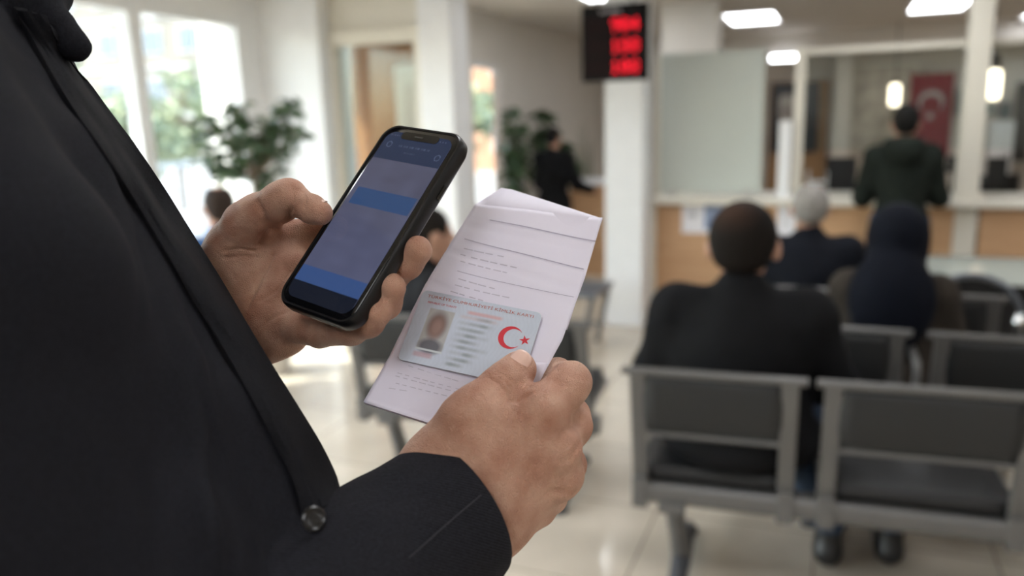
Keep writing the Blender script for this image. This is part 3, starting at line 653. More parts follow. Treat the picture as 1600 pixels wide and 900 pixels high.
# ---------------------------------------------------------------- people in the waiting hall
def skinmat(name, c, var=.08, vs=30, bump=.25, bs=260, sss=.12):
    M = mat(name, c, .5, var=var, vscale=vs, bump=bump, bscale=bs, sss=sss, spec=.4); return M
M_skinb = skinmat('skin_waiting', (.42, .24, .17)); M_jeans = mat('blue_denim', (.025, .045, .085), .8, var=.2, vscale=30, bump=.3, bscale=300)
M_trs = mat('dark_trousers', (.02, .02, .024), .8); M_shoe = mat('black_leather', (.010, .010, .011), .35)
def cloth(name, c, var=.12): return mat(name, c, .85, var=var, vscale=14, bump=.4, bscale=90, spec=.15)
def person(label, loc, rz, S=1.0, hs=1.0, pose='sit', jacket=(.015, .015, .017), hair=(.02, .015, .012), hairkind='short', legs=None, hands=None, hood=False, turn=0.0, wide=1.0, group=None, feet_y=.12, lean=0.0, room_=True, h=.0125, th=.46, anks=None, kns=None, hx=1.0, nk=.185):
    t = thing('person', label, 'person', loc, rz, group, room=room_)
    sit = pose == 'sit'
    pz = .50 if sit else .93; sh = pz+(th if sit else .50); L = lean
    def X(p): return np.array(p[:3])*S
    def cn(s, a, b, ra, rb, k=.03): s.cone(X(a), X(b), ra*S, rb*S, k*S)
    hy = .02+L*1.15; hc = np.array([0, hy, sh+nk]); w_ = wide
    sx = .185*w_
    if sit: hip = (.09, 0, pz+.02); knee = (.14, .44, .50); ank = (.15, feet_y+.28, .10); toe = .2
    else: hip = (.09, 0, pz); knee = (.10, .03, .50); ank = (.11, 0, .10); toe = .17
    hd = hands or ((.12, .36, .62) if sit else (.2, .42, 1.04))
    el = (.27*w_, .06+L*.5, sh-.29) if sit else (.27*w_, .08+L*.5, sh-.33)
    A_ = lambda g: np.array(anks[0 if g < 0 else 1]) if anks else np.array([g*ank[0], ank[1], ank[2]])
    K_ = lambda g: np.array(kns[0 if g < 0 else 1]) if kns else np.array([g*knee[0], knee[1], knee[2]])
    shd = lambda s: (s*sx, L, sh-.03)
    lo = np.array([-.42*w_, -.32, 0])*S; hi = np.array([.42*w_+(.22 if anks else 0), .80, sh+.36])*S
    # body
    s = SDF(lo, hi, h)
    cn(s, (0, 0, pz), (0, L*.6, sh-.15), .12, .13); cn(s, (-.13, L, sh-.04), (.13, L, sh-.04), .055, .055, .05)
    cn(s, (0, L, sh), (0, hy-.01, sh+.11), .06, .056, .03)
    for g in (-1, 1):
        cn(s, (g*hip[0], hip[1], hip[2]), K_(g), .085, .058); cn(s, K_(g), A_(g), .055, .036)
        cn(s, A_(g)-[0, 0, .04], [A_(g)[0], A_(g)[1]+toe, .035], .035, .03)
        cn(s, shd(g), (g*el[0], el[1], el[2]), .05, .04); cn(s, (g*el[0], el[1], el[2]), (g*hd[0], hd[1], hd[2]), .04, .027)
        d = np.array([g*hd[0]-g*el[0], hd[1]-el[1], hd[2]-el[2]]); d /= np.linalg.norm(d); hb = np.array([g*hd[0], hd[1], hd[2]]); pm = hb+d*.07
        s.cone(X(hb), X(pm), .03*S, .034*S, .012)
        lat = np.cross(d, [0, 0, 1.]); lat /= np.linalg.norm(lat)+1e-9
        for k in range(4):
            q0 = pm+lat*(.027-.018*k); q1 = q0+d*.045+[0, 0, -.008]; q2 = q1+d*.025+[0, 0, -.03]; s.chain([(*X(q0), .0105*S), (*X(q1), .0095*S), (*X(q2), .008*S)], .004)
        q0 = hb+d*.02-lat*g*.02; s.chain([(*X(q0), .014*S), (*X(q0+d*.035-lat*g*.025), .011*S), (*X(q0+d*.06-lat*g*.025), .009*S)], .008)
    # head
    ct, st = math.cos(turn), math.sin(turn)
    def hp(x, y, z): x = x*hx; return (hc+np.array([x*ct-y*st, x*st+y*ct, z])*hs)*S
    HX = np.array([hx, 1, 1])
    Rt = np.array([[ct, -st, 0], [st, ct, 0], [0, 0, 1]])
    rot = [Rt[0], Rt[1], Rt[2]]
    q = hs*S
    s.ell(hp(0, -.012, .03), np.array([.076, .096, .10])*q*HX, .02, rot=rot); s.ell(hp(0, .02, -.045), np.array([.058, .070, .070])*q, .03, rot=rot)
    s.cone(hp(0, .085, .02), hp(0, .108, -.02), .010*q, .015*q, .012); s.cone(hp(-.02, .083, -.055), hp(.02, .083, -.055), .008*q, .008*q, .01); s.ell(hp(0, .068, -.092), np.array([.025]*3)*q, .02)
    for g in (-1, 1):
        s.ell(hp(g*.079, -.002, .0), np.array([.014, .022, .035])*q, .006, rot=rot); s.ell(hp(g*.032, .088, .018), np.array([.016, .008, .010])*q, .004, 's', rot=rot); s.cone(hp(g*.015, .09, .036), hp(g*.05, .078, .036), .007*q, .006*q, .01)
    build_sdf(s, 'body', M_skinb, t)
    # hair or headscarf
    s = SDF((hc-np.array([.26, .40, .56]))*S, (hc+np.array([.26, .28, .24]))*S, h*.8)
    if hairkind == 'scarf':
        s.ell(hp(0, -.012, .03), np.array([.108, .122, .122])*q, .02, rot=rot); s.ell(hp(0, -.01, -.06), np.array([.100, .11, .12])*q, .05, rot=rot)
        s.cone(hp(0, -.02, -.12), hp(.0, -.03, -.20), .085*q, .12*q, .05); s.ell(hp(-.03, -.10, -.20), np.array([.15, .11, .19])*q, .04); s.ell(hp(-.05, -.15, -.25), np.array([.115, .075, .17])*q, .04); s.ell(hp(0, .04, -.22), np.array([.13, .09, .08])*q, .04)
        s.ell(hp(0, .115, -.01), np.array([.055, .05, .075])*q, .01, 's', rot=rot)
        for k in range(5): s.groove([hp(-.11+.045*k, -.12, -.02), hp(-.08+.03*k, -.15, -.16), hp(-.05+.02*k, -.16, -.32)], .007*q, .005*q)
        nm = 'headscarf'
    else:
        s.ell(hp(0, -.016, .036), np.array([.083, .100, .103])*q*HX, .02, rot=rot); s.ell(hp(0, -.055, -.012), np.array([.066, .050, .050])*q*HX, .02, rot=rot)
        s.ell(hp(0, .13, -.03), np.array([.11, .085, .125])*q, .012, 's', rot=rot)
        for g in (-1, 1): s.ell(hp(g*.085, .015, -.03), np.array([.03, .045, .055])*q, .01, 's', rot=rot)
        if hairkind == 'balding': s.ell(hp(0, -.02, .165), np.array([.055, .06, .055])*q, .02, 's', rot=rot)
        nm = 'hair'
    hm = mat(nm+'_fibre', hair, .75, var=.25, vscale=60, bump=.6, bscale=220, spec=.2)
    if hairkind == 'scarf': hm = cloth('headscarf_cloth', hair)
    if hairkind == 'dark':   # thinner hair lets the scalp through on the crown
        hm = mat('dark_short_hair', hair, .8, bump=.6, bscale=220, spec=.15); ns, lk, b = N(hm)
        tc = ns.new('ShaderNodeTexCoord'); vm = ns.new('ShaderNodeVectorMath'); vm.operation = 'DISTANCE'; vm.inputs[1].default_value = tuple(hp(-.02, -.065, .12))
        mr = ns.new('ShaderNodeMapRange'); mr.inputs['From Min'].default_value = .02; mr.inputs['From Max'].default_value = .085*q; mr.inputs['To Min'].default_value = .55; mr.inputs['To Max'].default_value = 0
        mx = ns.new('ShaderNodeMix'); mx.data_type = 'RGBA'; mx.inputs[6].default_value = (*hair, 1); mx.inputs[7].default_value = (.06, .032, .022, 1)
        lk.new(tc.outputs['Object'], vm.inputs[0]); lk.new(vm.outputs['Value'], mr.inputs[0]); lk.new(mr.outputs[0], mx.inputs[0]); lk.new(mx.outputs[2], b.inputs['Base Color'])
    build_sdf(s, nm, hm, t)
    # jacket
    s = SDF(lo, hi, h)
    zb = (pz-.04) if sit else pz-.18
    cn(s, (0, .0, zb+.12), (0, L*.5, pz+.27), .165*w_**.5, .165*w_**.5); s.ell(X((0, L*.9+.0, sh-.14)), X((.225*w_, .15, .19)), .06*S)
    cn(s, (-sx, L, sh-.045), (sx, L, sh-.045), .078, .078, .06); cn(s, (0, L-.01, sh), (0, hy*.7-.02, sh+.055), .085, .072, .05)
    s.ell(X((0, .01, zb+.13)), X((.21*w_, .16, .17)), .05*S)
    if sit: s.ell(X((0, .04, pz-.01)), X((.245*w_, .26, .13)), .05*S)
    if not sit: s.ell(X((0, 0, zb+.10)), X((.215*w_, .155, .26)), .05*S)
    for g in (-1, 1):
        cn(s, shd(g), (g*el[0], el[1], el[2]), .082, .068, .05); e2 = np.array([g*hd[0], hd[1], hd[2]]); e1 = np.array([g*el[0], el[1], el[2]]); cn(s, e1, e1+(e2-e1)*.9, .068, .05, .03)
    if hood: s.ell(X((0, -.12, sh+.02)), X((.13, .07, .10)), .04*S); cn(s, (-.09, -.02, sh+.05), (.09, -.02, sh+.05), .05, .05, .03)
    # neck opening
    s.cone(X((0, hy*.8, sh+.04)), X((0, hy+.01, sh+.2)), .062*S, .066*S, .006, 's')
    if hood or not sit: s.groove([X((0, -.2, sh-.1)), X((0, -.2, zb))], .01, .006)
    else: s.groove([X((0, -.16+L, sh-.05)), X((0, -.17, zb+.1))], .006, .004)
    for g in (-1, 1): s.groove([X((g*.16*w_, -.08+L, sh+.03)), X((g*.19*w_, -.13+L*.7, sh-.2))], .012, .006)
    z0 = s.lo[2]; 
    # wrinkles
    G = np.meshgrid(*[s.lo[k]+s.h*np.arange(s.n[k]) for k in range(3)], indexing='ij'); Q_ = np.stack(G, -1); s.d += (.007*vnoise(Q_*np.array([1, 1, 1.6]), 9, 3)).astype(np.float32)
    build_sdf(s, 'jacket', cloth('jacket_cloth', jacket), t)
    # collar
    cb = MB(); th = np.linspace(0, 2*math.pi, 25)
    P_ = np.array([[X((r_*1.05*math.sin(a), hy*.75+.0-r_*math.cos(a), sh+zz+.012*math.cos(a))) for a in th] for r_, zz in ((.094, .015), (.082, .06), (.072, .075), (.066, .06))])
    if not hood and hairkind != 'scarf': cb.grid(P_).build('collar', cloth('collar_cloth', jacket), t, smooth=180)
    # trousers and shoes
    s = SDF(lo, hi, h)
    cn(s, (-.07, 0, pz), (.07, 0, pz), .125, .125)
    for g in (-1, 1): cn(s, (g*hip[0], hip[1], hip[2]), K_(g), .102, .078); cn(s, K_(g), A_(g)+[0, 0, .0], .076, .056)
    build_sdf(s, 'trousers', legs or M_trs, t)
    for g in (-1, 1):
        aa = A_(g); a3 = np.array([aa[0], aa[1], 0.]); s = SDF((a3+[-.1, -.12, 0])*S-.01, (a3+[.1, .32, .22])*S, h*.6)
        s.cone(X(a3+[0, -.02, .05]), X(a3+[0, toe, .035]), .046*S, .042*S, .02); s.cone(X(a3+[0, 0, .05]), X(a3+[0, 0, .11]), .045*S, .045*S, .02); s.ell(X(a3+[0, toe*.55, .02]), X((.05, .16, .03)), .01)
        s.cone(X(a3+[0, -.1, -.07]), X(a3+[0, .3, -.07]), .073*S, .073*S, .004, 's')
        build_sdf(s, 'shoe', M_shoe, t)
    return t

fb = bench('grey steel bench in the front row carrying the dark-haired man', (0.408-.017, 2.62-.052, 0), RB, [(0, .535), (.60, 1.20), (1.26, 1.80)], (.02, 1.86), [.14, 1.7], room_=False)
bench('grey steel bench in the second row, under the woman in the navy headscarf', (-.25, 3.27, 0), 0, [(0, .53), (.62, 1.15), (1.24, 1.77)], (.02, 1.80), [.2, 1.5], arms=(.585,))
bench('grey steel bench in the third row, under the grey-haired man', (-.40, 4.0, 0), 0, [(0, .53), (.58, 1.11)], (.02, 1.13), [.15, 1.0])
bench('grey steel bench at the left, under the person half hidden by the phone', (-1.98, 2.95, 0), .1, [(0, .53), (.56, 1.09)], (.02, 1.12), [.15, .95])
bench('grey steel bench below the left window, under the person in blue', (-3.55, 3.1, 0), math.radians(90), [(0, .53)], (.02, .53), [.15, .40])

hp1 = pc(1152, 385, 2.74)
person('dark-haired seated man in a black jacket seen from behind, nearest bench', (hp1[0]+.02, hp1[1]-.03, 0), 0, S=1.04, hs=1.16, hx=1.14, nk=.172, th=.45, wide=1.14, anks=((.31, .12, .16), (.51, .20, .16)), kns=((.02, .44, .50), (.30, .46, .50)), jacket=(.0055, .0055, .0065), hair=(.0075, .0055, .0045), hairkind='dark', legs=M_jeans, feet_y=-.02)
hp2 = pc(1265, 330, 4.25)
person('grey-haired seated man in a dark navy jacket in the far bench row', (hp2[0], hp2[1]+.02, 0), .05, S=.97, hs=1.10, hx=1.08, wide=1.12, jacket=(.006, .007, .011), hair=(.24, .225, .21), hairkind='short', feet_y=.0, turn=.1, h=.015)
hp3 = pc(1392, 385, 3.45)
person('seated woman in a navy headscarf and brown-grey coat', (hp3[0]+.02, hp3[1]+.0, 0), -.15, S=.96, hs=1.20, hx=1.12, th=.42, wide=.98, jacket=(.034, .028, .023), hair=(.003, .004, .0085), hairkind='scarf', feet_y=.0, turn=.35, h=.0125)
hp4 = on_b(1408, 300, 6.02)
person('standing man in a dark green hooded coat at the service counter', (hp4[0], hp4[1]-.02, 0), 0.0, S=.95, hs=1.08, wide=.92, pose='stand', jacket=(.011, .0145, .0115), hair=(.006, .0055, .005), hairkind='short', legs=M_jeans, hood=True, lean=.05, h=.016, hands=(.17, .40, 1.10))
hp5 = pc(668, 350, 3.55)
person('seated person in black half hidden behind the phone hand', (hp5[0], hp5[1], 0), -.9, S=.98, jacket=(.007, .0065, .0075), hair=(.01, .0075, .006), h=.016, feet_y=.05)
hp6 = pc(343, 320, 4.45)
person('seated dark-haired person in a blue top under the left window plant', (hp6[0], hp6[1], 0), math.radians(60), S=1.03, jacket=(.06, .13, .30), hair=(.03, .02, .016), hairkind='balding', h=.018, feet_y=.05)
hp7 = on_b(864, 232, 7.75)
person('far person in black reaching to the oak desk, seen between paper and display', (hp7[0], 7.75, -.0), -.35, S=.90, pose='stand', jacket=(.006, .006, .007), hair=(.006, .005, .005), h=.02, hands=(.26, .40, 1.02))

# low table, armchair, post at the right
g0 = on_b(1462, 435, 4.55)
t = thing('glass_top_table', 'black table with a grey glass top between the benches and the counter', 'table', (g0[0], 4.55, 0))
MB().box(0, 1.9, 0, .9, .735, .75).build('table_top', mat('grey_glass_top', (.36, .40, .37), .12, spec=.8), t, bevel=.003)
MB().box(.03, 1.87, .02, .05, .02, .72).box(.03, .06, .05, .85, .02, .72).box(1.84, 1.87, .05, .85, .02, .72).build('side_panel', mat('black_board', (.012, .012, .013), .4), t, bevel=.003)
MB().box(0, 1.9, -.01, .0, .71, .752).box(.0, 1.9, .9, .91, .71, .752).build('edge_rail', M_black, t)
for x in (.05, 1.81): MB().box(x, x+.04, .05, .09, 0, .03).box(x, x+.04, .8, .84, 0, .03).build('foot', M_steel, t)
cc = pc(1525, 520, 3.95); cz = cc[2]
t = thing('round_armchair', 'black chair with a curved grey tube back right of the headscarf woman', 'chair', (cc[0]-.03, cc[1]+.10, 0), .1)
M_tube = mat('dark_grey_tube', (.13, .14, .16), .35, .4)
pts = [(.24*math.cos(a)*1.0, -.02, .57+.24*math.sin(a)) for a in np.linspace(-1.35, math.pi+1.35, 28)]
MB().tube(pts, .016, 8).build('back_tube', M_tube, t, smooth=60)
o = MB().lathe((0, 0, 0), [(.02, -.012), (.22, -.012), (.222, .012), (.02, .012)], 32); o.v = [np.stack([v[:, 0], v[:, 2], v[:, 1]+.57], 1) for v in o.v]; o.build('backrest', M_black, t, smooth=40)
MB().box(-.24, .24, .02, .46, .42, .47).build('seat', M_black, t, bevel=.02)
MB().tube([(-.24, .02, .40), (-.24, .46, .40), (.24, .46, .40), (.24, .02, .40), (-.24, .02, .40)], .012, 8).build('seat_frame', M_tube, t)
for x, y in ((-.24, .02), (.24, .02), (-.24, .46), (.24, .46)): MB().tube([(x, y, .41), (x*1.05, y, 0)], .013, 8).build('leg', M_tube, t)
cc = on_b(1583, 592, 3.55)
t = thing('chrome_post', 'shiny chrome post with a rounded top at the right edge behind the front bench', 'post', (cc[0], 3.55, 0))
M_chrome = mat('chrome', (.75, .75, .75), .12, 1.0)
ztop = on_b(1583, 492, 3.55)[2]
MB().lathe((0, 0, 0), [(.022, .02), (.022, ztop-.05), (.027, ztop-.045), (.027, ztop-.02), (.015, ztop)]).build('tube', M_chrome, t, smooth=50)
MB().lathe((0, 0, 0), [(.11, 0), (.11, .01), (.04, .025), (.03, .04)]).build('base', M_chrome, t, smooth=40)
MB().lathe((0, 0, 0), [(.03, ztop-.16), (.032, ztop-.13), (.03, ztop-.1)]).build('collar_ring', M_black, t, smooth=40)
g1 = onz_ = None
q0, q1 = pc(880, 455, 5.35), pc(965, 455, 5.35)
t = thing('low_steel_table', 'low grey metal table in front of the white pillar', 'table', (-2.35, 5.15, 0))
MB().box(0, .88, 0, .5, .42, .455).build('table_top', M_tube, t, bevel=.008)
for x0, x1 in ((.03, .10), (.85, .76)):
    for y in (.03, .45): MB().tube([(x0, y, .43), (x1, y, 0)], .022, 8).build('leg', M_steel, t)
MB().tube([(.07, .05, .14), (.80, .05, .14)], .014, 8).tube([(.07, .45, .14), (.80, .45, .14)], .014, 8).build('lower_bar', M_steel, t)
# ---------------------------------------------------------------- phone, leaflet, card
def c2w(V):
    V = np.asarray(V, float).reshape(-1, 3); return CAM+V[:, :1]*AR+V[:, 1:2]*AU+V[:, 2:3]*AW
def J(px, py, d): return np.array([(px-800)/F*d, -(py-450)/F*d, d])
class Frame:
    """rectangle frame from fitted corners (camera metres): origin TL, ex right, ey down, n towards the viewer"""
    def __init__(s, TL, TR, BL):
        a, b, c = c2w([TL, TR, BL]); s.o = a; s.ex = (b-a)/np.linalg.norm(b-a); e = c-a; e -= s.ex*(e@s.ex); s.ey = e/np.linalg.norm(e); s.n = -np.cross(s.ex, s.ey)
        s.c = None
        if s.n@(CAM-a) < 0: s.n = -s.n
    def obj(s, name, label, cat, cx, cy, cz=0.0):
        """an Empty whose local x = right, y = up the sheet, z = out of the face, at (cx, cy down, cz)"""
        o = bpy.data.objects.new(name, None); COL.objects.link(o); p = s.o+s.ex*cx+s.ey*cy+s.n*cz
        m_ = Matrix.Identity(4)
        for i in range(3): m_[i][0] = s.ex[i]; m_[i][1] = -s.ey[i]; m_[i][2] = s.n[i]; m_[i][3] = p[i]
        o.matrix_world = m_; o.empty_display_size = .02; return tag(o, label, cat)
    def depth(s, px, py, off=0.0):
        d = ray(px, py); o = s.o+s.n*off; return float(((o-CAM)@s.n)/(d@s.n))
FC = Frame((-.0612, -.0014, .5552), (.0204, -.017, .5347), (-.0761, -.0472, .5309))
FP = Frame((-.087, .1168, .5635), (-.0288, .1005, .5216), (-.1547, -.0078, .5177))
def rrect(w_, h_, r, n=8):
    pts = []
    for cx, cy, a0 in ((w_-r, h_-r, 0), (r, h_-r, 90), (r, r, 180), (w_-r, r, 270)):
        for k in range(n+1):
            a = math.radians(a0+90*k/n); pts.append((cx+r*math.cos(a)-w_/2, cy+r*math.sin(a)-h_/2))
    return pts
def loft(polys):
    """list of (poly, z)"""
    mb = MB(); n = len(polys[0][0]); V = [(x, y, z) for p, z in polys for x, y in p]; k = len(polys)
    f = [(i*n+j, i*n+(j+1) % n, (i+1)*n+(j+1) % n, (i+1)*n+j) for i in range(k-1) for j in range(n)]; f += [tuple(range(n))[::-1], tuple((k-1)*n+j for j in range(n))]
    return mb.add(V, f)
PW, PH = .0735, .149
ph = FP.obj('smartphone', 'smartphone in a black case showing a dim blue page, held in the left hand', 'phone', PW/2, PH/2, 0)
M_case = mat('phone_case', (.007, .007, .008), .34, spec=.35); M_bez = mat('phone_bezel', (.004, .004, .005), .08, spec=.6)
pr = []
for ins, z in ((.004, -.0125), (.0015, -.0115), (0, -.009), (0, -.004), (.0004, -.0012), (.0014, 0), (.0026, 0), (.0030, -.0012)):
    pr.append((rrect(PW-2*ins, PH-2*ins, .0125-ins*.5), z))
loft(pr).build('case', M_case, ph, smooth=40)
loft([(rrect(PW-.0056, PH-.0056, .0105), -.006), (rrect(PW-.0056, PH-.0056, .0105), -.0006), (rrect(PW-.0066, PH-.0066, .010), -.0002)]).build('bezel', M_bez, ph, smooth=40)
# screen picture
n1, n2 = 260, 124; SW, SH = PW-.0125, PH-.0135
gx, gy = np.meshgrid(np.linspace(0, 1, n2), np.linspace(0, 1, n1))        # gy: 0 top
def s2l(c): c = np.array(c)/255.; return np.where(c < .04, c/12.92, ((c+.055)/1.055)**2.4)
Cs = np.zeros((n1, n2, 3))+s2l((80, 82, 104))
nz = vnoise(np.stack([gx*1.2, gy*1.0, gx*0], -1), 5, 5)[..., None]; nz2 = vnoise(np.stack([gx*1.3, gy*9, gx*0], -1), 3, 8)[..., None]
Cs *= 1+.12*nz+.10*nz2
Cs += s2l((60, 66, 96))*(np.clip(gy, 0, 1)[..., None]*.55)
def band(y0, y1, c, x0=0, x1=1): Cs[(gy >= y0) & (gy < y1) & (gx >= x0) & (gx < x1)] = s2l(c)
band(0, .17, (30, 46, 78)); band(.355, .455, (40, 74, 122), .07, .97); band(.83, .915, (60, 86, 138)); band(.915, 1.01, (18, 24, 38))
for k in range(26):
    if k % 5 != 3: band(.075, .085, (70, 84, 112), .27+k*.018, .27+k*.018+.012)
for k in range(12): band(.115, .120, (56, 70, 98), .40+k*.014, .40+k*.014+.009)
for (cx, cy) in ((.12, .08), (.90, .115)):
    rr = np.hypot((gx-cx)*SW, (gy-cy)*SH); Cs[(rr < .0026) & (rr > .0018)] = s2l((80, 94, 122))
for k in range(5): band(.018, .024, (80, 92, 118), .06+.03*k, .075+.03*k); 
for k in range(3): band(.018, .024, (80, 92, 118), .80+.04*k, .82+.04*k)
P_ = np.stack([(gx-.5)*SW, (.5-gy)*SH, gx*0+.00005], -1)
# round screen corners by trimming grid points onto the rounded outline
rc = .008; qx = np.abs(P_[..., 0])-(SW/2-rc); qy = np.abs(P_[..., 1])-(SH/2-rc); mk = (qx > 0) & (qy > 0); L_ = np.hypot(qx, qy); sc_ = np.where(mk & (L_ > rc), rc/np.maximum(L_, 1e-9), 1)
P_[..., 0] = np.where(mk, np.sign(P_[..., 0])*(SW/2-rc+qx*sc_), P_[..., 0]); P_[..., 1] = np.where(mk, np.sign(P_[..., 1])*(SH/2-rc+qy*sc_), P_[..., 1])
M_scr = attrmat('phone_screen', .12, spec=.3, emit=.46); ns, lk, b = N(M_scr)
for l in list(b.inputs['Base Color'].links): lk.remove(l)
b.inputs['Base Color'].default_value = (.01, .01, .012, 1)
MB().grid(P_).build('screen', M_scr, ph, cols=Cs.reshape(-1, 3))
nt_ = loft([([(x, y+SH/2-.0022) for x, y in rrect(.034, .0062, .0028)], .00006), ([(x, y+SH/2-.0022) for x, y in rrect(.034, .0062, .0028)], .00025)]); nt_.build('notch', M_bez, ph)
loft([([(x-.001, y+SH/2-.0022) for x, y in rrect(.008, .0012, .0006)], .00026), ([(x-.001, y+SH/2-.0022) for x, y in rrect(.008, .0012, .0006)], .0004)]).build('earpiece', mat('earpiece_grey', (.03, .03, .03), .5), ph)
MB().box(PW/2-.0003, PW/2+.0008, .026, .037, -.0085, -.0055).build('side_button', M_bez, ph, bevel=.0004)
mb = MB(); mb.box(-.0045, .0045, -PH/2-.0003, -PH/2+.001, -.0085, -.0055)
mb.build('charging_port', mat('port_metal', (.35, .34, .32), .35, .8), ph, bevel=.0004)
mb = MB()
for k in range(5): mb.box(.010+.003*k, .0115+.003*k, -PH/2-.0003, -PH/2+.001, -.0078, -.0062)
mb.build('speaker_slot', mat('slot_grey', (.2, .2, .2), .4, .6), ph)

# card
CW, CH = .0856, .0540
cd = FC.obj('identity_card', 'pale plastic identity card with a red crescent and star, held under the right thumb', 'card', CW/2, CH/2, 0)
n1, n2 = 190, 300
gx, gy = np.meshgrid(np.linspace(0, 1, n2), np.linspace(0, 1, n1)); X_, Y_ = gx*CW*1000, gy*CH*1000     # millimetres from top left
Cc = np.zeros((n1, n2, 3))+s2l((195, 204, 219)); Cc *= 1+.03*vnoise(np.stack([gx*3, gy*2, gx*0], -1), 6, 1)[..., None]
w1 = .5+.5*np.sin(X_*2.2+3*np.sin(Y_*.35)); Cc *= (1-.03*w1)[..., None]
def sblob(cx, cy, rx, ry, col, s_=.4, a=1.0):
    k = a*np.clip((1-np.sqrt(((X_-cx)/rx)**2+((Y_-cy)/ry)**2))/s_+.3, 0, 1)[..., None]; Cc[:] = Cc*(1-k)+s2l(col)*k
def sbar(x0, x1, y0, y1, col, sx=1.0, sy=.8, a=1.0):
    f = lambda v, lo, hi, s_: np.clip((v-lo)/s_+.5, 0, 1)*np.clip((hi-v)/s_+.5, 0, 1)
    k = a*(f(X_, x0, x1, sx)*f(Y_, y0, y1, sy))[..., None]; Cc[:] = Cc*(1-k)+s2l(col)*k
sbar(9.5, 27.5, 12.5, 42.5, (176, 176, 176), .8, .8)
sblob(18.3, 24.5, 7.2, 11, (112, 92, 88), .6); sblob(18.3, 26, 5.4, 8.6, (150, 124, 116), .9); sblob(18.3, 40.5, 9.0, 6.2, (92, 92, 100), .5, .9)
sbar(9.0, 28, 42.6, 44, (200, 208, 212), .5, .5); sbar(9, 22, 45.5, 49, (186, 150, 160), 2.5, 1.5, .7)
rg = np.random.default_rng(4)
for k, (y, x1) in enumerate(((13, 58), (17.5, 56), (22, 52), (26.5, 55), (31, 50), (35.5, 57), (40, 52), (44.5, 50), (48.5, 44))):
    sbar(32, x1, y, y+2.2, (164, 172, 180) if k else (200, 178, 178), 4, 2.2, .5)
    for q in range(4): x0 = rg.uniform(33, x1-8); sbar(x0, x0+rg.uniform(3, 8), y+.2, y+2, (140, 148, 155), 3, 1.8, .4)
sbar(36, 60, 9.0, 11.5, (214, 150, 148), 3, 1.4, .6)
P_ = np.stack([(gx-.5)*CW, (.5-gy)*CH, gx*0+.0004], -1); rc = .0032
def roundc(P_, W_, H_, rc):
    qx = np.abs(P_[..., 0])-(W_/2-rc); qy = np.abs(P_[..., 1])-(H_/2-rc); mk = (qx > 0) & (qy > 0); L_ = np.hypot(qx, qy); sc_ = np.where(mk & (L_ > rc), rc/np.maximum(L_, 1e-9), 1)
    P_[..., 0] = np.where(mk, np.sign(P_[..., 0])*(W_/2-rc+qx*sc_), P_[..., 0]); P_[..., 1] = np.where(mk, np.sign(P_[..., 1])*(H_/2-rc+qy*sc_), P_[..., 1]); return P_
MB().grid(roundc(P_, CW-.0006, CH-.0006, rc)).build('printed_face', attrmat('card_print', .35, spec=.4), cd, cols=Cc.reshape(-1, 3))
loft([(rrect(CW, CH, .0034), -.0004), (rrect(CW, CH, .0034), .00036)]).build('plastic_sheet', mat('card_plastic', (.62, .68, .70), .35), cd)
M_cred = mat('card_red', (.62, .03, .05), .45)
emb = emblem_mb(.0083, lambda x, y: (CW/2-.0160+x, CH/2-.0222+y, .00055)); emb.build('crescent_and_star', M_cred, cd)
def text(s_, size, x, y, z, m_, par, name='lettering', sx=1.0):
    c = bpy.data.curves.new(name, 'FONT'); c.body = s_; c.size = size; c.resolution_u = 3
    o = bpy.data.objects.new(name, c); COL.objects.link(o); dg = bpy.context.evaluated_depsgraph_get(); me = bpy.data.meshes.new_from_object(o.evaluated_get(dg)); COL.objects.unlink(o); bpy.data.objects.remove(o)
    me.materials.clear(); me.materials.append(m_); w_ = max([v.co.x for v in me.vertices]) if len(me.vertices) else 1
    o2 = bpy.data.objects.new(name, me); COL.objects.link(o2); o2.parent = par; o2.location = (x, y, z); k = sx/w_; o2.scale = (k, 1, 1); return o2
text('TÜRKİYE CUMHURİYETİ KİMLİK KARTI', .0030, -CW/2+.0045, CH/2-.0050, .0006, mat('card_title_red', (.45, .10, .07), .5), cd, sx=.0760)
text('REPUBLIC OF TURKEY', .0020, -CW/2+.0062, CH/2-.0092, .0006, M_cred, cd, sx=.021)

# leaflet: folded sheet behind the card. local x right, y up; curved in z
pp = FC.obj('folded_letter', 'pale lilac folded paper letter held behind the identity card', 'paper', CW/2, CH/2, -.0012)
def toL(px, py, off=-.0012):
    d = FC.depth(px, py, off); p = CAM+ray(px, py)*d; c_ = FC.o+FC.ex*CW/2+FC.ey*CH/2; v = p-c_; return np.array([v@FC.ex, -(v@FC.ey), v@FC.n+.0012])
M_pap = mat('lilac_paper', (.72, .69, .80), .6, var=.012, vscale=40, bump=.04, bscale=300); ns, lk, b = N(M_pap); 
L0 = [toL(*p) for p in ((567, 628), (608, 556), (664, 442), (704, 372), (740, 309))]
R0 = [toL(*p) for p in ((785, 697), (829, 622), (878, 530), (913, 430), (941, 331))]
B0 = toL(667, 662)
def lerpl(L_, t_):
    x = t_*(len(L_)-1); i = min(int(x), len(L_)-2); return L_[i]*(1-(x-i))+L_[i+1]*(x-i)
nU, nV = 40, 60
G = np.zeros((nV+1, nU+1, 3))
for j in range(nV+1):
    v_ = j/nV; l_, r_ = lerpl(L0, v_), lerpl(R0, v_)
    for i in range(nU+1):
        u_ = i/nU; p = l_*(1-u_)+r_*u_
        bow = -.010*max(0, v_-.30)**1.4 - .002*math.sin(math.pi*u_)*(v_ > .0) + .0012*math.sin(7*u_+5*v_)*v_*v_
        crease = sum(.0011*math.exp(-((v_-c_)/.010)**2) for c_ in (.33, .52, .70, .86))
        G[j, i] = p+[0, 0, bow-crease*.35-.0006]
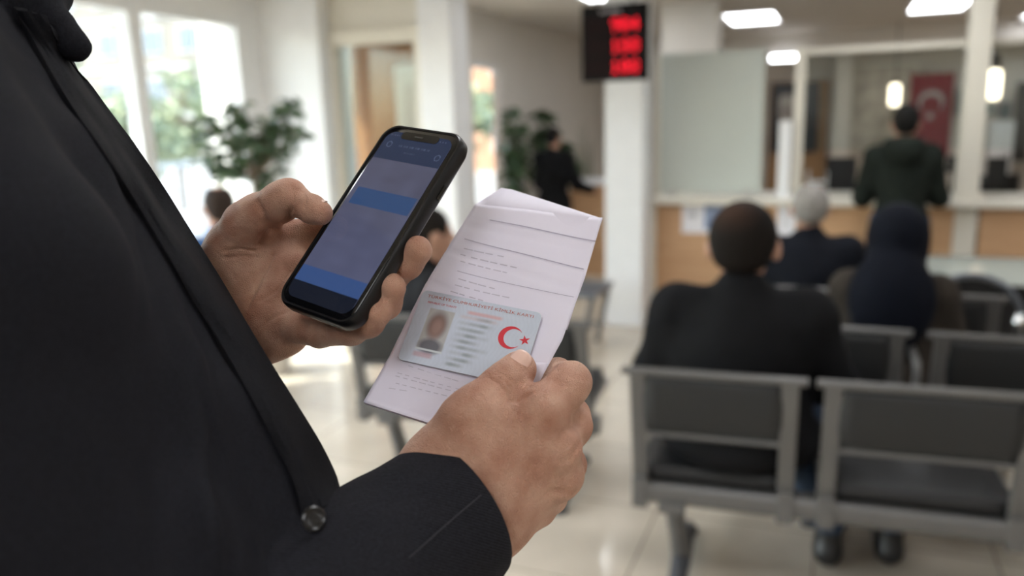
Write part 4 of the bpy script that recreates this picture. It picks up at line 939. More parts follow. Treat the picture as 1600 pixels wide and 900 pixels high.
# lower edge: straight from the left corner to where it passes behind the hand
for j in range(nV+1):
    k = max(0, 1-j/nV*3.2)
o = MB().grid(G).build('front_sheet', M_pap, pp, smooth=180); sd_ = o.modifiers.new('thick', 'SOLIDIFY'); sd_.thickness = .0002; sd_.offset = 0
# back flap showing above the top edge, and the under-leaf at the bottom
T0, T1, T2 = toL(740, 309), toL(784, 281), toL(941, 331)
A, Bq, Cq = [np.array([*p[:2], p[2]-.010*.7**1.4-.0025]) for p in (T0, T1, T2)]
D_, E_ = lerpl(L0, .55)+[0, 0, -.006], lerpl(R0, .55)+[0, 0, -.006]
fl = []
for j in range(13):
    v_ = j/12; l_ = D_*(1-v_)+A*v_; r_ = E_*(1-v_)+Cq*v_; fl.append([l_*(1-u_)+r_*u_ for u_ in np.linspace(0, 1, 13)])
# ridge up to the folded peak
top = []
for u_ in np.linspace(0, 1, 13):
    pk = (T1-T0)@(T2-T0)/((T2-T0)@(T2-T0)); q = A*(1-u_)+Cq*u_; hgt = (Bq-(A*(1-pk)+Cq*pk)); f_ = u_/pk if u_ < pk else (1-u_)/(1-pk); top.append(q+hgt*f_)
fl.append(top); o = MB().grid(np.array(fl)).build('back_flap', M_pap, pp, smooth=20); sd_ = o.modifiers.new('thick', 'SOLIDIFY'); sd_.thickness = .00025
# under leaf
La, Lb = toL(567, 628), toL(664, 663); ul = []
for j in range(9):
    v_ = j/8; a_ = La*(1-v_)+toL(608, 556)*v_+[0, 0, -.0025*(1-v_)-.001]; b_ = toL(700, 668)*(1-v_)+toL(858, 566)*v_+[0, 0, -.007*(1-v_)-.001]
    ul.append([a_*(1-u_)+b_*u_ for u_ in np.linspace(0, 1, 13)])
o = MB().grid(np.array(ul)).build('under_leaf', M_pap, pp, smooth=180); sd_ = o.modifiers.new('thick', 'SOLIDIFY'); sd_.thickness = .00025
# printed lines (thin bars riding on the sheet)
M_ink = mat('faint_ink', (.36, .33, .43), .6); M_ink2 = mat('fainter_ink', (.52, .49, .58), .6)
def onsheet(u_, v_, dz=.00045):
    x, y = u_*nU, v_*nV; i, j = min(int(x), nU-1), min(int(y), nV-1); fx, fy = x-i, y-j
    return (G[j, i]*(1-fx)+G[j, i+1]*fx)*(1-fy)+(G[j+1, i]*(1-fx)+G[j+1, i+1]*fx)*fy+[0, 0, dz]
def inkline(mb, u0, u1, v0, v1, th): mb.grid(np.array([[onsheet(u0+(u1-u0)*k/24, v0+(v1-v0)*k/24-th/2) for k in range(25)], [onsheet(u0+(u1-u0)*k/24, v0+(v1-v0)*k/24+th/2) for k in range(25)]]))
def uv_of(px, py):
    P_ = G.reshape(-1, 3); c_ = FC.o+FC.ex*CW/2+FC.ey*CH/2-FC.n*.0012; Wp = c_+P_[:, :1]*FC.ex-P_[:, 1:2]*FC.ey+P_[:, 2:3]*FC.n; v = Wp-CAM; z = v@AW
    e = (800+F*(v@AR)/z-px)**2+(450-F*(v@AU)/z-py)**2; k = int(e.argmin()); return (k % (nU+1))/nU, (k//(nU+1))/nV
def inkpx(mb, p, q, th, gap=0):
    (u0, v0), (u1, v1) = uv_of(*p), uv_of(*q)
    if not gap: return inkline(mb, u0, u1, v0, v1, th)
    n = int(math.hypot(q[0]-p[0], q[1]-p[1])/gap)
    for k in range(n):
        a = (k+rg.uniform(0, .2))/n; b_ = (k+rg.uniform(.6, .95))/n; inkline(mb, u0+(u1-u0)*a, u0+(u1-u0)*b_, v0+(v1-v0)*a, v0+(v1-v0)*b_, th)
rg = np.random.default_rng(1); mb = MB()
inkpx(mb, (764, 342), (932, 375), .0042); inkpx(mb, (724, 374), (914, 420), .0036); inkpx(mb, (716, 424), (896, 466), .0022); inkpx(mb, (668, 552), (700, 560), .002)
mb.build('printed_rule', M_ink, pp)
mb = MB()
for y, x0, x1 in ((388, 722, 790), (398, 720, 815), (408, 718, 800), (436, 712, 780), (446, 708, 800), (300+156, 704, 760)): inkpx(mb, (x0, y), (x1, y+(x1-x0)*.24), .0045, 14)
for y, x0, x1 in ((574, 640, 720), (582, 622, 735), (590, 618, 730), (598, 614, 700), (606, 606, 640)): inkpx(mb, (x0, y), (x1, y+(x1-x0)*.26), .0040, 12)
mb.build('printed_text', M_ink2, pp)
# ---------------------------------------------------------------- the person in the foreground
def skin(name):
    M = mat(name, (.55, .31, .215), .46, sss=.12, spec=.42); ns, lk, b = N(M)
    tc = ns.new('ShaderNodeTexCoord')
    n1 = ns.new('ShaderNodeTexNoise'); n1.inputs['Scale'].default_value = 55; n1.inputs['Detail'].default_value = 6; lk.new(tc.outputs['Object'], n1.inputs[0])
    cr = ns.new('ShaderNodeValToRGB'); cr.color_ramp.elements[0].position = .3; cr.color_ramp.elements[0].color = (.41, .195, .128, 1); cr.color_ramp.elements[1].position = .68; cr.color_ramp.elements[1].color = (.60, .36, .262, 1)
    lk.new(n1.outputs[0], cr.inputs[0]); lk.new(cr.outputs[0], b.inputs['Base Color'])
    v = ns.new('ShaderNodeTexVoronoi'); v.inputs['Scale'].default_value = 900; v.feature = 'DISTANCE_TO_EDGE'; lk.new(tc.outputs['Object'], v.inputs[0])
    n2 = ns.new('ShaderNodeTexNoise'); n2.inputs['Scale'].default_value = 220; n2.inputs['Detail'].default_value = 6; lk.new(tc.outputs['Object'], n2.inputs[0])
    mp = ns.new('ShaderNodeMapping'); mp.inputs['Scale'].default_value = (160, 420, 160); mp.inputs['Rotation'].default_value = (0, 0, .6); lk.new(tc.outputs['Object'], mp.inputs[0])
    n3 = ns.new('ShaderNodeTexNoise'); n3.inputs['Scale'].default_value = 1; n3.inputs['Detail'].default_value = 4; lk.new(mp.outputs[0], n3.inputs[0])
    a = ns.new('ShaderNodeMath'); a.operation = 'MULTIPLY_ADD'; a.inputs[1].default_value = 1.5; lk.new(v.outputs[0], a.inputs[0]); lk.new(n2.outputs[0], a.inputs[2])
    a2 = ns.new('ShaderNodeMath'); a2.operation = 'MULTIPLY_ADD'; a2.inputs[1].default_value = .8; lk.new(n3.outputs[0], a2.inputs[0]); lk.new(a.outputs[0], a2.inputs[2])
    bp = ns.new('ShaderNodeBump'); bp.inputs['Strength'].default_value = .9; bp.inputs['Distance'].default_value = .0009; lk.new(a2.outputs[0], bp.inputs['Height']); lk.new(bp.outputs[0], b.inputs['Normal'])
    rr = ns.new('ShaderNodeMapRange'); rr.inputs['To Min'].default_value = .36; rr.inputs['To Max'].default_value = .6; lk.new(n2.outputs[0], rr.inputs[0]); lk.new(rr.outputs[0], b.inputs['Roughness'])
    return M
M_skin = skin('hand_skin'); M_nail = mat('fingernail', (.74, .50, .42), .25, spec=.5, coat=.2)
def twill(name, c, weave=True):
    M = mat(name, c, .85, spec=.12, var=.15, vscale=12); ns, lk, b = N(M); tc = ns.new('ShaderNodeTexCoord')
    n2 = ns.new('ShaderNodeTexNoise'); n2.inputs['Scale'].default_value = 650; n2.inputs['Detail'].default_value = 3; lk.new(tc.outputs['Object'], n2.inputs[0]); h_ = n2.outputs[0]
    if weave:   # ribs follow the cloth: the attribute is the running length across the cloth in metres
        at = ns.new('ShaderNodeAttribute'); at.attribute_name = 'weave'; k = ns.new('ShaderNodeMath'); k.operation = 'MULTIPLY_ADD'; k.inputs[1].default_value = 2*math.pi/.0016; lk.new(at.outputs['Fac'], k.inputs[0])
        n3 = ns.new('ShaderNodeMath'); n3.operation = 'MULTIPLY'; n3.inputs[1].default_value = 2.5; lk.new(n2.outputs[0], n3.inputs[0]); lk.new(n3.outputs[0], k.inputs[2])
        sn = ns.new('ShaderNodeMath'); sn.operation = 'SINE'; lk.new(k.outputs[0], sn.inputs[0]); a = ns.new('ShaderNodeMath'); a.operation = 'MULTIPLY_ADD'; a.inputs[1].default_value = .30; lk.new(sn.outputs[0], a.inputs[0]); lk.new(n2.outputs[0], a.inputs[2]); h_ = a.outputs[0]
    bp = ns.new('ShaderNodeBump'); bp.inputs['Strength'].default_value = .6; bp.inputs['Distance'].default_value = .0005; lk.new(h_, bp.inputs['Height']); lk.new(bp.outputs[0], b.inputs['Normal'])
    cr = ns.new('ShaderNodeMapRange'); cr.inputs['From Min'].default_value = .1; cr.inputs['From Max'].default_value = .9; cr.inputs['To Min'].default_value = .35; cr.inputs['To Max'].default_value = 1.9; lk.new(h_, cr.inputs[0])
    sm = ns.new('ShaderNodeVectorMath'); sm.operation = 'SCALE'; sm.inputs[0].default_value = c; lk.new(cr.outputs[0], sm.inputs['Scale']); lk.new(sm.outputs[0], b.inputs['Base Color'])
    return M
def set_weave(o, w_):
    at = o.data.attributes.new('weave', 'FLOAT', 'POINT'); at.data.foreach_set('value', np.asarray(w_, np.float32))
M_coat = twill('dark_coat_cloth', (.0105, .0105, .0135)); M_lapel = twill('coat_lapel_cloth', (.008, .008, .010), False); M_sleeve = twill('coat_sleeve_cloth', (.0125, .0127, .0165)); M_coat = twill('dark_coat_plain', (.0095, .0097, .0128), False)
PHI = .6; fX, fZ = math.cos(PHI), math.sin(PHI); lX, lZ = -math.sin(PHI), math.cos(PHI); ZC = .5
# silhouette of the chest: py -> px
SIL = np.array([(-330, -175), (-240, -120), (-150, -60), (-60, 5), (0, 45), (60, 80), (103, 103), (150, 136), (215, 184), (270, 224), (370, 284), (450, 331), (540, 384), (620, 434), (700, 484), (775, 520), (850, 540), (950, 560), (1200, 590), (1600, 610), (2600, 620)], float)
feet = c2w([(-.34, 0, .46)])[0]; ROOT = np.array([feet[0], feet[1]-.05, 0.0])
t = thing('person', 'person in a dark coat at the left holding up a phone, letter and card', 'person', tuple(ROOT), 0, room=False)
TW = lambda V: c2w(V)-ROOT

def seg_ell(Y):
    sf = np.interp(Y, [-.9, -.4, -.1, .12, .2, .27, .31], [.15, .145, .13, .12, .10, .06, .03]); sl = np.interp(Y, [-.9, -.4, -.1, .12, .2, .26, .31], [.21, .20, .19, .185, .15, .07, .03]); return sf, sl
Ys = np.arange(-.95, .34, .004); th_ = np.linspace(0, 2*math.pi, 200); XC = np.zeros(len(Ys))
for i, Y in enumerate(Ys):
    sf, sl = seg_ell(Y); ex_ = sf*np.cos(th_)*fX+sl*np.sin(th_)*lX; ez_ = sf*np.cos(th_)*fZ+sl*np.sin(th_)*lZ; Xc = -.35
    tgt = np.interp(450-Y/.5*F, SIL[:, 0], SIL[:, 1])
    for _ in range(40): p = 800+F*(ex_+Xc)/(ez_+ZC); Xc += (tgt-p.max())*ZC/F*.8
    XC[i] = Xc
# smooth the axis
for _ in range(6): XC[1:-1] = (XC[:-2]+2*XC[1:-1]+XC[2:])/4
s = SDF((-.66, -.80, .20), (.03, .345, .80), .0033)
G = np.meshgrid(*[s.lo[k]+s.h*np.arange(s.n[k]) for k in range(3)], indexing='ij', sparse=True)
sf, sl = seg_ell(G[1]); xc = np.interp(G[1], Ys, XC); dx, dz = G[0]-xc, G[2]-ZC
k0 = np.sqrt(((dx*fX+dz*fZ)/sf)**2+((dx*lX+dz*lZ)/sl)**2); d_ = ((k0-1)*np.minimum(sf, sl)*1.05); d_ = np.maximum(d_, G[1]-.30); d_ = np.maximum(d_, -.78-G[1])
s.d[:] = d_.astype(np.float32)
# folds: long soft vertical ridges on the torso front
Qf = np.stack(np.broadcast_arrays(G[0]*1.0-G[1]*.35, G[1]*.18, G[2]), -1); s.d += (.009*vnoise(Qf, 22, 11)).astype(np.float32); del Qf
SH = np.array([-.325, .115, .375]); ELB = np.array([-.197, -.225, .345]); WR = J(716, 796, .488)
# collar, standing away from the chest
s.chain([(*J(-60, -90, .47), .035), (*J(30, 0, .475), .022), (*J(82, 44, .478), .0135), (*J(116, 72, .48), .0098)], .006)
s.chain([(*J(60, -20, .50), .02), (*J(30, -120, .50), .03)], .02)
# near arm
s.chain([(*SH, .064), (-.237, 0.0, .355, .059), (*ELB, .058)], .010, .02)
s.chain([(-.40, .15, .44, .07), (*SH, .062)], .03)
s.cone(ELB, WR-(WR-ELB)*.14, .056, .044, .014)
# sleeve end: cut square to the arm and hollow
ua = (WR-ELB)/np.linalg.norm(WR-ELB)
def cutcyl(s, c, u, R_, L_):
    sl, Gs = s.sub(c-R_-L_, c+R_+L_); q = [Gs[i]-c[i] for i in range(3)]; ax_ = q[0]*u[0]+q[1]*u[1]+q[2]*u[2]; rad = np.sqrt(np.maximum(q[0]**2+q[1]**2+q[2]**2-ax_**2, 0))
    nd = np.maximum(np.maximum(-ax_, ax_-L_), rad-R_); s.d[sl] = np.maximum(s.d[sl], -nd)
cutcyl(s, WR-ua*.035, ua, .07, .14); cutcyl(s, WR-ua*.09, ua, .039, .08)
def resamp0(L_, n):
    L_ = np.array(L_, float); d = np.r_[0, np.cumsum(np.hypot(*np.diff(L_, axis=0).T))]; t_ = np.linspace(0, d[-1], n); return np.stack([np.interp(t_, d, L_[:, 0]), np.interp(t_, d, L_[:, 1])], 1)
def hit(s, px, py, z0=.22, z1=.78):
    Z = np.arange(z0, z1, .001); P_ = np.stack([(px-800)/F*Z, -(py-450)/F*Z, Z], 1); I = np.round((P_-s.lo)/s.h).astype(int); ok = ((I >= 0) & (I < s.n)).all(1); v = np.ones(len(Z)); v[ok] = s.d[tuple(I[ok].T)]
    w_ = np.where(v < 0)[0]; return Z[w_[0]] if len(w_) else None
# seam down the front panel and along the sleeve
def surfline(pts, off=0.0):
    out = []; last = .5
    for px, py in pts:
        z = hit(s, px, py); z = last if z is None else z; last = z; out.append(J(px, py, z-off))
    return out
seam1 = surfline([(272, 440), (292, 520), (315, 600), (335, 700), (352, 800), (368, 895)])
s.groove(seam1, .0045, .005)
s.groove(surfline([(150, 150), (190, 240), (232, 350), (262, 450), (274, 560), (278, 700), (274, 890)]), .010, .012)
s.groove(surfline([(236, 330), (300, 470), (352, 600), (404, 740), (440, 860)]), .012, .006)
build_sdf(s, 'coat', M_coat, t, T=TW, flip=True, smooth_it=3)
# near forearm sleeve: a tapered tube of cloth ending in a hemmed cuff, hollow at the wrist
e1_ = np.cross(ua, [0, 0, 1.]); e1_ /= np.linalg.norm(e1_); e2_ = np.cross(ua, e1_); Lf = np.linalg.norm(WR-ELB)
prof = [(t_, .0605+(.0475-.0605)*(t_/Lf)) for t_ in np.linspace(-.01, Lf-.003, 90)]+[(Lf, .0466), (Lf+.0005, .0454), (Lf-.002, .0438), (Lf-.03, .0415), (Lf-.06, .041)]
na = 144; AA = np.linspace(0, 2*math.pi, na, endpoint=False); V = []; wv_ = []
for k_, (t_, r_) in enumerate(prof):
    dr = 0
    if k_ < 90:
        q_ = np.stack([AA*0+t_*14, np.cos(AA)*1.1, np.sin(AA)*1.1], 1); fade = min(1, max(0, (Lf-t_)/.05)); dr = .0035*vnoise(q_+3, 1.3, 21)*fade+.0008*vnoise(q_*3, 1.1, 5)
        dr = dr-.0012*math.exp(-((t_-(Lf-.022))/.0012)**2)*0
    rr_ = r_+dr
    V.append(ELB+ua*t_+np.outer(np.cos(AA)*rr_, e1_)+np.outer(np.sin(AA)*rr_*.97, e2_)); wv_.append(t_*.75+AA*.055*.62)
V = np.array(V); mb = MB(); n_ = len(prof)
mb.add(TW(V.reshape(-1, 3)), [(i*na+k, i*na+(k+1) % na, (i+1)*na+(k+1) % na, (i+1)*na+k) for i in range(n_-1) for k in range(na)]); o = mb.build('sleeve', M_sleeve, t, smooth=180); set_weave(o, np.concatenate(wv_))
# thin seam running along the sleeve
M_thr = mat('seam_thread', (.035, .035, .042), .8)
def on_sleeve(px, py):
    best = None; d0 = J(px, py, 1.0)
    for Z in np.arange(.34, .52, .0005):
        p = d0*Z; v = p-ELB; t_ = v@ua; rad = np.linalg.norm(v-ua*t_)
        if rad < .0605+(.0475-.0605)*(t_/Lf)+.0004: return p
    return None
sp = [on_sleeve(x, y) for x, y in resamp0([(752, 773), (720, 800), (690, 826), (650, 862), (608, 898)], 30)]; sp = [p for p in sp if p is not None]
MB().tube(TW(np.array(sp)), .00030, 6).build('sleeve_seam', M_thr, t, smooth=60)
# lapel: long turned-back strip along the open front edge
OUT = [(70, 25), (118, 103), (150, 150), (200, 217), (240, 272), (300, 370), (349, 450), (401, 540), (451, 620), (501, 700), (537, 778)]
INN = [(20, 10), (72, 110), (105, 165), (158, 240), (200, 305), (262, 405), (312, 490), (362, 575), (408, 655), (452, 735), (476, 812)]
def resamp(L_, n):
    L_ = np.array(L_, float); d = np.r_[0, np.cumsum(np.hypot(*np.diff(L_, axis=0).T))]; t_ = np.linspace(0, d[-1], n); return np.stack([np.interp(t_, d, L_[:, 0]), np.interp(t_, d, L_[:, 1])], 1)
def smoothl(P_, it=4):
    P_ = P_.copy()
    for _ in range(it): P_[1:-1] = (P_[:-2]+2*P_[1:-1]+P_[2:])/4
    return P_
def strip(OUT, INN, name, m_, lift=.004, zed=None, n=60, m2=12, bulge=.004, thick=.004):
    A_, B_ = smoothl(resamp(OUT, n)), smoothl(resamp(INN, n)); g = np.zeros((n, m2, 3)); zs = np.zeros((n, m2)); zs[:] = np.nan
    for i in range(n):
        for j in range(m2):
            q = B_[i]+(A_[i]-B_[i])*j/(m2-1); z = hit(s, q[0], q[1]); zs[i, j] = z if z is not None else np.nan
        for j in range(m2):
            if np.isnan(zs[i, j]): zs[i, j] = (zs[i, j-1]+.003) if j else .5
    for _ in range(8): zs[1:-1] = (zs[:-2]+2*zs[1:-1]+zs[2:])/4
    for i in range(n):
        for j in range(m2):
            u_ = j/(m2-1); q = B_[i]+(A_[i]-B_[i])*u_; g[i, j] = J(q[0], q[1], zs[i, j]-lift*(.25+u_)-bulge*math.sin(math.pi*min(1, u_*1.1)))
    mb = MB().grid(TW(g.reshape(-1, 3)).reshape(n, m2, 3)); o = mb.build(name, m_, t, smooth=180); sd_ = o.modifiers.new('thick', 'SOLIDIFY'); sd_.thickness = thick; sd_.offset = 0
    bv = o.modifiers.new('round', 'BEVEL'); bv.width = .0015; bv.segments = 3; bv.limit_method = 'ANGLE'; return o
strip(OUT, INN, 'lapel', M_lapel)
# button
bz = hit(s, 478, 816) or .46; bp_ = J(489, 811, bz-.010); bo = MB(); bw = TW([bp_])[0]; nn = (CAM-(bw+ROOT)); nn /= np.linalg.norm(nn); nn = nn*.8+np.array([.5, -.1, .2]); nn /= np.linalg.norm(nn)
bo.lathe((0, 0, 0), [(.0056, 0), (.0064, .001), (.0064, .002), (.0053, .0027), (.0042, .0018), (.0025, .0016)], 28)
Mr = Vector(nn).to_track_quat('Z', 'Y').to_matrix().to_4x4(); Mr.translation = Vector(bw); bo.xf(np.array(Mr)); bb = bo.build('button', mat('horn_button', (.010, .009, .009), .3), t, smooth=40)
bo = MB(); 
for x, y in ((-.0015, -.0015), (.0015, -.0015), (-.0015, .0015), (.0015, .0015)): bo.lathe((x, y, .0016), [(.0006, 0), (.0006, .0004)], 8)
bo.xf(np.array(Mr)).build('thread_hole', M_black, bb)

# ---- left hand (palm side towards us, phone in it)
def cj(L_): return [(*J(a, b_, c), r) for a, b_, c, r in L_]
LH = SDF(J(300, 620, .66)*[1.0, 1.0, 1]+[-.06, -.02, 0], (0.0, .12, .70), .001)
LH = SDF((-.345, -.125, .455), (-.045, .125, .70), .001)
s2 = LH
# wrist and forearm
for a_, b__ in ((0, 0), (22, 26), (-16, -22)): s2.chain(cj([(235+a_, 570+b__, .675, .026), (325+a_*1.1, 470+b__*1.1, .625, .0255)]), .02)
# palm: rays from the wrist to each knuckle
s2.chain(cj([(325, 462, .622, .024), (400, 405, .592, .019), (452, 372, .585, .0125)]), .016)
s2.chain(cj([(330, 475, .620, .024), (400, 445, .588, .019), (458, 412, .578, .0125)]), .016)
s2.chain(cj([(335, 490, .616, .024), (400, 480, .582, .019), (450, 455, .570, .0125)]), .016)
s2.chain(cj([(345, 505, .610, .023), (400, 515, .578, .019), (446, 500, .562, .013)]), .016)
s2.ell(J(412, 512, .572), (.023, .026, .017), .014); s2.ell(J(440, 528, .566), (.018, .012, .013), .012)      # heel of the hand on the little-finger side
s2.ell(J(372, 405, .585), (.024, .030, .020), .014)      # ball of the thumb
# thumb
s2.chain(cj([(345, 430, .595, .021), (388, 352, .570, .0170), (404, 338, .562, .0150), (440, 315, .548, .0128), (452, 307, .543, .0125)]), .010, .006)
s2.chain(cj([(446, 312, .545, .0118), (463, 315, .540, .0098), (488, 327, .532, .0092), (501, 333, .5285, .0080)]), .003, .004)
# fingers behind the phone, tips folded round its far edge
s2.chain(cj([(452, 372, .588, .012), (540, 345, .582, .0098), (600, 310, .565, .0088), (640, 285, .556, .0078)]), .005)
s2.chain(cj([(458, 412, .580, .0125), (560, 436, .556, .0102), (612, 434, .531, .0100), (636, 412, .512, .0097), (653, 391, .503, .0092)]), .005, .004)
s2.chain(cj([(450, 455, .572, .0125), (530, 490, .545, .0102), (580, 494, .522, .0100), (603, 474, .506, .0096), (612, 449, .497, .0090)]), .005, .004)
s2.chain(cj([(440, 505, .563, .0125), (500, 519, .535, .0100), (548, 515, .514, .0100), (576, 503, .500, .0094), (589, 491, .494, .0086)]), .005, .004)
s2.groove([J(470, 500, .53), J(474, 525, .525), J(478, 548, .53)], .0014, .0022)
s2.groove([J(505, 495, .52), J(508, 520, .515), J(506, 545, .52)], .0013, .0020)
def hg(s_, L_, w_, d__):
    pts = []; last = .56
    for px, py in L_:
        Z = np.arange(.40, .70, .0008); P_ = np.stack([(px-800)/F*Z, -(py-450)/F*Z, Z], 1); I = np.round((P_-s_.lo)/s_.h).astype(int); ok = ((I >= 0) & (I < s_.n)).all(1); v = np.ones(len(Z)); v[ok] = s_.d[tuple(I[ok].T)]
        k = np.where(v < 0)[0]; last = Z[k[0]] if len(k) else last; pts.append(J(px, py, last))
    s_.groove(pts, w_, d__)
# palm and thumb creases
hg(s2, [(402, 318), (412, 338), (420, 356), (432, 362)], 0.00253, 0.00532); hg(s2, [(420, 358), (412, 368), (406, 380)], 0.00207, 0.00342)
hg(s2, [(455, 325), (450, 338), (440, 350)], 0.00184, 0.00342); hg(s2, [(432, 350), (425, 400), (405, 440), (385, 480)], 0.00184, 0.00266)
hg(s2, [(352, 392), (375, 388), (398, 392)], 0.00115, 0.00152); hg(s2, [(350, 404), (378, 400), (400, 402)], 0.00115, 0.00133)
hg(s2, [(452, 425), (430, 455), (405, 470)], 0.00138, 0.00228)
for (x, y) in ((472, 303), (478, 306)): hg(s2, [(x-4, y-6), (x, y+6), (x-2, y+18)], 0.00092, 0.00152)
for (x, y, dx_, dy_) in ((462, 296, 6, 22), (456, 292, 4, 24)): hg(s2, [(x, y), (x+dx_, y+dy_)], 0.00103, 0.00152)
hg(s2, [(365, 430), (372, 470), (368, 510)], .0010, .0009); hg(s2, [(395, 520), (420, 500), (446, 488)], .0013, .0015); hg(s2, [(415, 545), (438, 520)], .0012, .0012)
for x0 in (340, 352, 366, 381): hg(s2, [(x0, 355+(x0-340)*-.5), (x0+10, 372+(x0-340)*-.5)], .0008, .0006)
Gq = np.meshgrid(*[s2.lo[k]+s2.h*np.arange(s2.n[k]) for k in range(3)], indexing='ij', sparse=True)
V1, Q1 = s2.mesh(); V1 = relax(V1, Q1, 3); V1 += (.00035*vnoise(V1, 140, 2))[:, None]*0.7
# ---- right hand (back of the hand towards us, thumb on the card)
s3 = SDF((-.16, -.235, .395), (.075, -.02, .60), .001)
ELq = WR-(WR-ELB)*.6
for o_ in ((0, 0, 0), (.010, -.012, .002), (-.010, .012, -.002)): s3.chain([(*(ELq+o_), .030), (*(J(706, 800, .492)+o_), .0275)], .02)
s3.chain(cj([(700, 775, .490, .026), (760, 715, .484, .0225), (842, 645, .486, .0150)]), .016)
s3.chain(cj([(712, 790, .490, .026), (785, 745, .486, .0215), (868, 700, .490, .0140)]), .016)
s3.chain(cj([(725, 805, .493, .025), (790, 778, .492, .0205), (864, 748, .500, .0135)]), .016)
s3.chain(cj([(735, 820, .497, .023), (785, 808, .500, .0190), (836, 790, .512, .0130)]), .016)
s3.ell(J(700, 725, .487), (.024, .022, .018), .016)
# thumb
s3.chain(cj([(690, 730, .486, .0225), (732, 662, .484, .0185), (750, 644, .485, .0172), (776, 612, .492, .0136)]), .010, .006)
zt = FC.depth(806, 580); s3.chain(cj([(774, 616, .492, .0134), (792, 597, .497, .0128), (806, 581, zt-.0098, .0110), (812, 574, zt-.0095, .0100)]), .004, .005)
# index and the folded fingers behind the sheet
s3.chain(cj([(842, 645, .486, .0150), (884, 606, .502, .0125), (893, 596, .508, .0118), (870, 585, .532, .0100), (835, 588, .545, .0092), (815, 596, .548, .0085)]), .008, .006)
s3.chain(cj([(868, 700, .490, .0140), (893, 666, .512, .0125), (893, 650, .522, .0115), (862, 635, .545, .0098), (825, 640, .552, .0090)]), .006, .005)
s3.chain(cj([(866, 748, .500, .0135), (884, 726, .520, .0125), (882, 710, .532, .0110), (850, 690, .552, .0095), (818, 690, .556, .0088)]), .006, .005)
s3.chain(cj([(836, 790, .512, .0130), (858, 775, .530, .0115), (855, 760, .541, .0100), (828, 742, .557, .0088), (800, 740, .560, .0080)]), .006, .005)
s3.ell(J(874, 704, .4835), (.010, .010, .008), .010); s3.ell(J(880, 742, .496), (.012, .011, .011), .010)
# knuckle, web and tendon detail
hg(s3, [(798, 626), (812, 624), (828, 616)], .0016, .0022); hg(s3, [(764, 590), (778, 598), (790, 612)], .0010, .0009); hg(s3, [(770, 585), (786, 594), (797, 606)], .0009, .0009); hg(s3, [(776, 581), (792, 590), (803, 600)], .0008, .0007)
hg(s3, [(905, 655), (893, 668), (880, 676)], .0022, .0016); hg(s3, [(905, 695), (892, 712), (878, 720)], .0022, .0014); hg(s3, [(890, 770), (872, 768), (858, 770)], .0025, .0018)
hg(s3, [(850, 722), (820, 735), (790, 750)], .004, .0010); hg(s3, [(835, 680), (805, 700), (780, 722)], .004, .0008)
V2, Q2 = s3.mesh(); V2 = relax(V2, Q2, 3); V2 += (.00035*vnoise(V2, 140, 2))[:, None]*0.7
# ---- rest of the body: head, neck, trunk, arms inside the sleeves, legs
lo = np.array([-.62, -.45, 0.]); b0 = SDF(lo, (.62, .62, 2.0), .012)
def wl(V): return TW([V])[0]
neck = wl((-.50, .22, .50)); headc = wl((-.56, .365, .555)); chest = wl((-.44, .02, .52)); pel = wl((-.33, -.55, .50)); pel[2] = .98
b0.cone(pel, chest, .12, .11, .04); b0.cone(chest, neck, .10, .055, .04); b0.cone(neck, headc-[0, 0, .07], .056, .054, .02)
fd = c2w([(fX, 0, fZ)])[0]-CAM; fd[2] = 0; fd /= np.linalg.norm(fd); ld = np.array([-fd[1], fd[0], 0])
rotm = [np.array([ld[0], fd[0], 0]), np.array([ld[1], fd[1], 0]), np.array([0, 0, 1.])]
def hh(x, y, z): return headc+ld*x+fd*y+np.array([0, 0, z])
b0.ell(hh(0, -.012, .03), (.076, .096, .10), .02, rot=rotm); b0.ell(hh(0, .02, -.045), (.058, .07, .07), .03, rot=rotm); b0.cone(hh(0, .085, .02), hh(0, .108, -.02), .01, .015, .012); b0.cone(hh(-.02, .083, -.055), hh(.02, .083, -.055), .008, .008, .01); b0.ell(hh(0, .068, -.092), (.025,)*3, .02)
for g in (-1, 1): b0.ell(hh(g*.079, 0, 0), (.014, .02, .032), .006); b0.ell(hh(g*.032, .088, .018), (.016, .012, .010), .004, 's'); b0.cone(hh(g*.015, .09, .036), hh(g*.05, .078, .036), .007, .006, .01)
b0.cone(wl(SH), wl(ELB), .045, .038, .03); b0.cone(wl(ELB), wl(ELq), .038, .031, .02)
fsh, fel, fwr = (-.48, .10, .66), (-.44, -.20, .72), J(235, 570, .675)
b0.cone(wl(fsh), wl(fel), .045, .038, .03); b0.cone(wl(fel), wl(fwr), .038, .028, .02); b0.cone(wl(SH), wl(fsh), .05, .05, .04)
for g in (-1, 1):
    hp_ = pel+ld*g*.09; kn = np.array([hp_[0], hp_[1], .52])+fd*.02; an = np.array([hp_[0], hp_[1], .09])
    b0.cone(hp_, kn, .09, .058, .03); b0.cone(kn, an, .056, .036, .02); b0.cone(an-[0, 0, .04], an+fd*.17-[0, 0, .05], .036, .03, .02)
ex2 = [(TW(V1), Q1[:, ::-1]), (TW(V2), Q2[:, ::-1])]
build_sdf(b0, 'body', M_skin, t, extra=ex2)
b1 = SDF(headc-.2, headc+.2, .01)
b1.ell(hh(0, -.016, .036), (.085, .101, .103), .02, rot=rotm); b1.ell(hh(0, -.055, -.03), (.068, .052, .075), .03, rot=rotm); b1.ell(hh(0, .13, -.03), (.11, .085, .125), .012, 's', rot=rotm)
build_sdf(b1, 'hair', mat('brown_hair', (.03, .02, .014), .7, bump=.6, bscale=220), t)
b2_ = SDF(lo, (.62, .62, 1.15), .014); b2_.cone(pel-ld*.06, pel+ld*.06, .13, .13, .03)
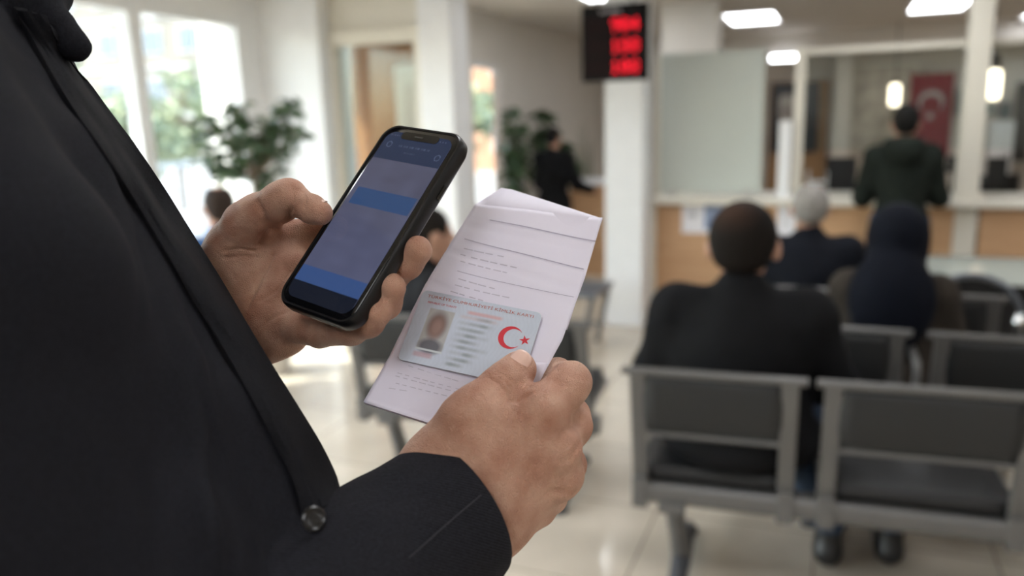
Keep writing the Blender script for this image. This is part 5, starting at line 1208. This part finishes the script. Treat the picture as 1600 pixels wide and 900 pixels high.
for g in (-1, 1):
    hp_ = pel+ld*g*.09; kn = np.array([hp_[0], hp_[1], .52])+fd*.02; an = np.array([hp_[0], hp_[1], .10]); b2_.cone(hp_, kn, .105, .08, .03); b2_.cone(kn, an, .078, .068, .02)
    sh_ = SDF(an-[.25, .25, .11], an+[.25, .25, .15], .009); sh_.cone(an-[0, 0, .04]-fd*.02, an+fd*.18-[0, 0, .055], .047, .042, .02); sh_.cone(an-[0, 0, .04], an+[0, 0, .02], .046, .046, .02); sh_.d = np.maximum(sh_.d, (-(sh_.lo[2]+sh_.h*np.arange(sh_.n[2])))[None, None].astype(np.float32)+.001)
    build_sdf(sh_, 'shoe', M_shoe, t)
build_sdf(b2_, 'trousers', M_trs, t)
# far sleeve of the coat, hidden behind the chest from here
b3 = SDF((-.62, -.34, .50), (-.15, .26, .86), .008); b3.chain([(*fsh, .08), (*fel, .066)], .02); b3.cone(fel, np.array(fwr)+(np.array(fwr)-fel)*.12, .064, .048, .02)
V3, Q3 = b3.mesh(); V3 = relax(V3, Q3, 3); raw('far_sleeve', TW(V3), Q3[:, ::-1], M_coat, t)
# nails
def nail(c, nrm, up, rx, ry, rz_, par):
    c = wl(c); nrm = np.array(nrm, float); up = np.array(up, float)
    nw = (c2w([nrm])[0]-CAM); nw /= np.linalg.norm(nw); uw = c2w([up])[0]-CAM; uw -= nw*(uw@nw); uw /= np.linalg.norm(uw); xw = np.cross(uw, nw)
    g = []
    for j in range(13):
        row = []
        for i in range(13):
            u_, v_ = (i-6)/6, (j-6)/6; e = (abs(u_)**3.0+abs(v_)**3.0)**(1/3.0); m_ = max(abs(u_), abs(v_)); k = (m_/e) if e > 0 else 1
            x, y = u_*k*rx, v_*k*ry; row.append(c+xw*x+uw*y+nw*(rz_-.9*x*x/rx*.55-.25*y*y/ry*.3))
        g.append(row)
    o = MB().grid(np.array(g)).build('fingernail', M_nail, par, smooth=180); sd_ = o.modifiers.new('thick', 'SOLIDIFY'); sd_.thickness = .0006; sd_.offset = -1
nn_ = np.array([.05, .52, -.85]); nn_ /= np.linalg.norm(nn_); nail(J(809, 577, zt-.0097)+nn_*.0112, nn_, (.55, .6, .35), .0066, .0078, .0014, t)
nn_ = np.array([.20, .95, -.18]); nail(J(495, 331, .530)+nn_*.0073, nn_, (1, -.35, -.2), .0042, .0055, .0012, t)
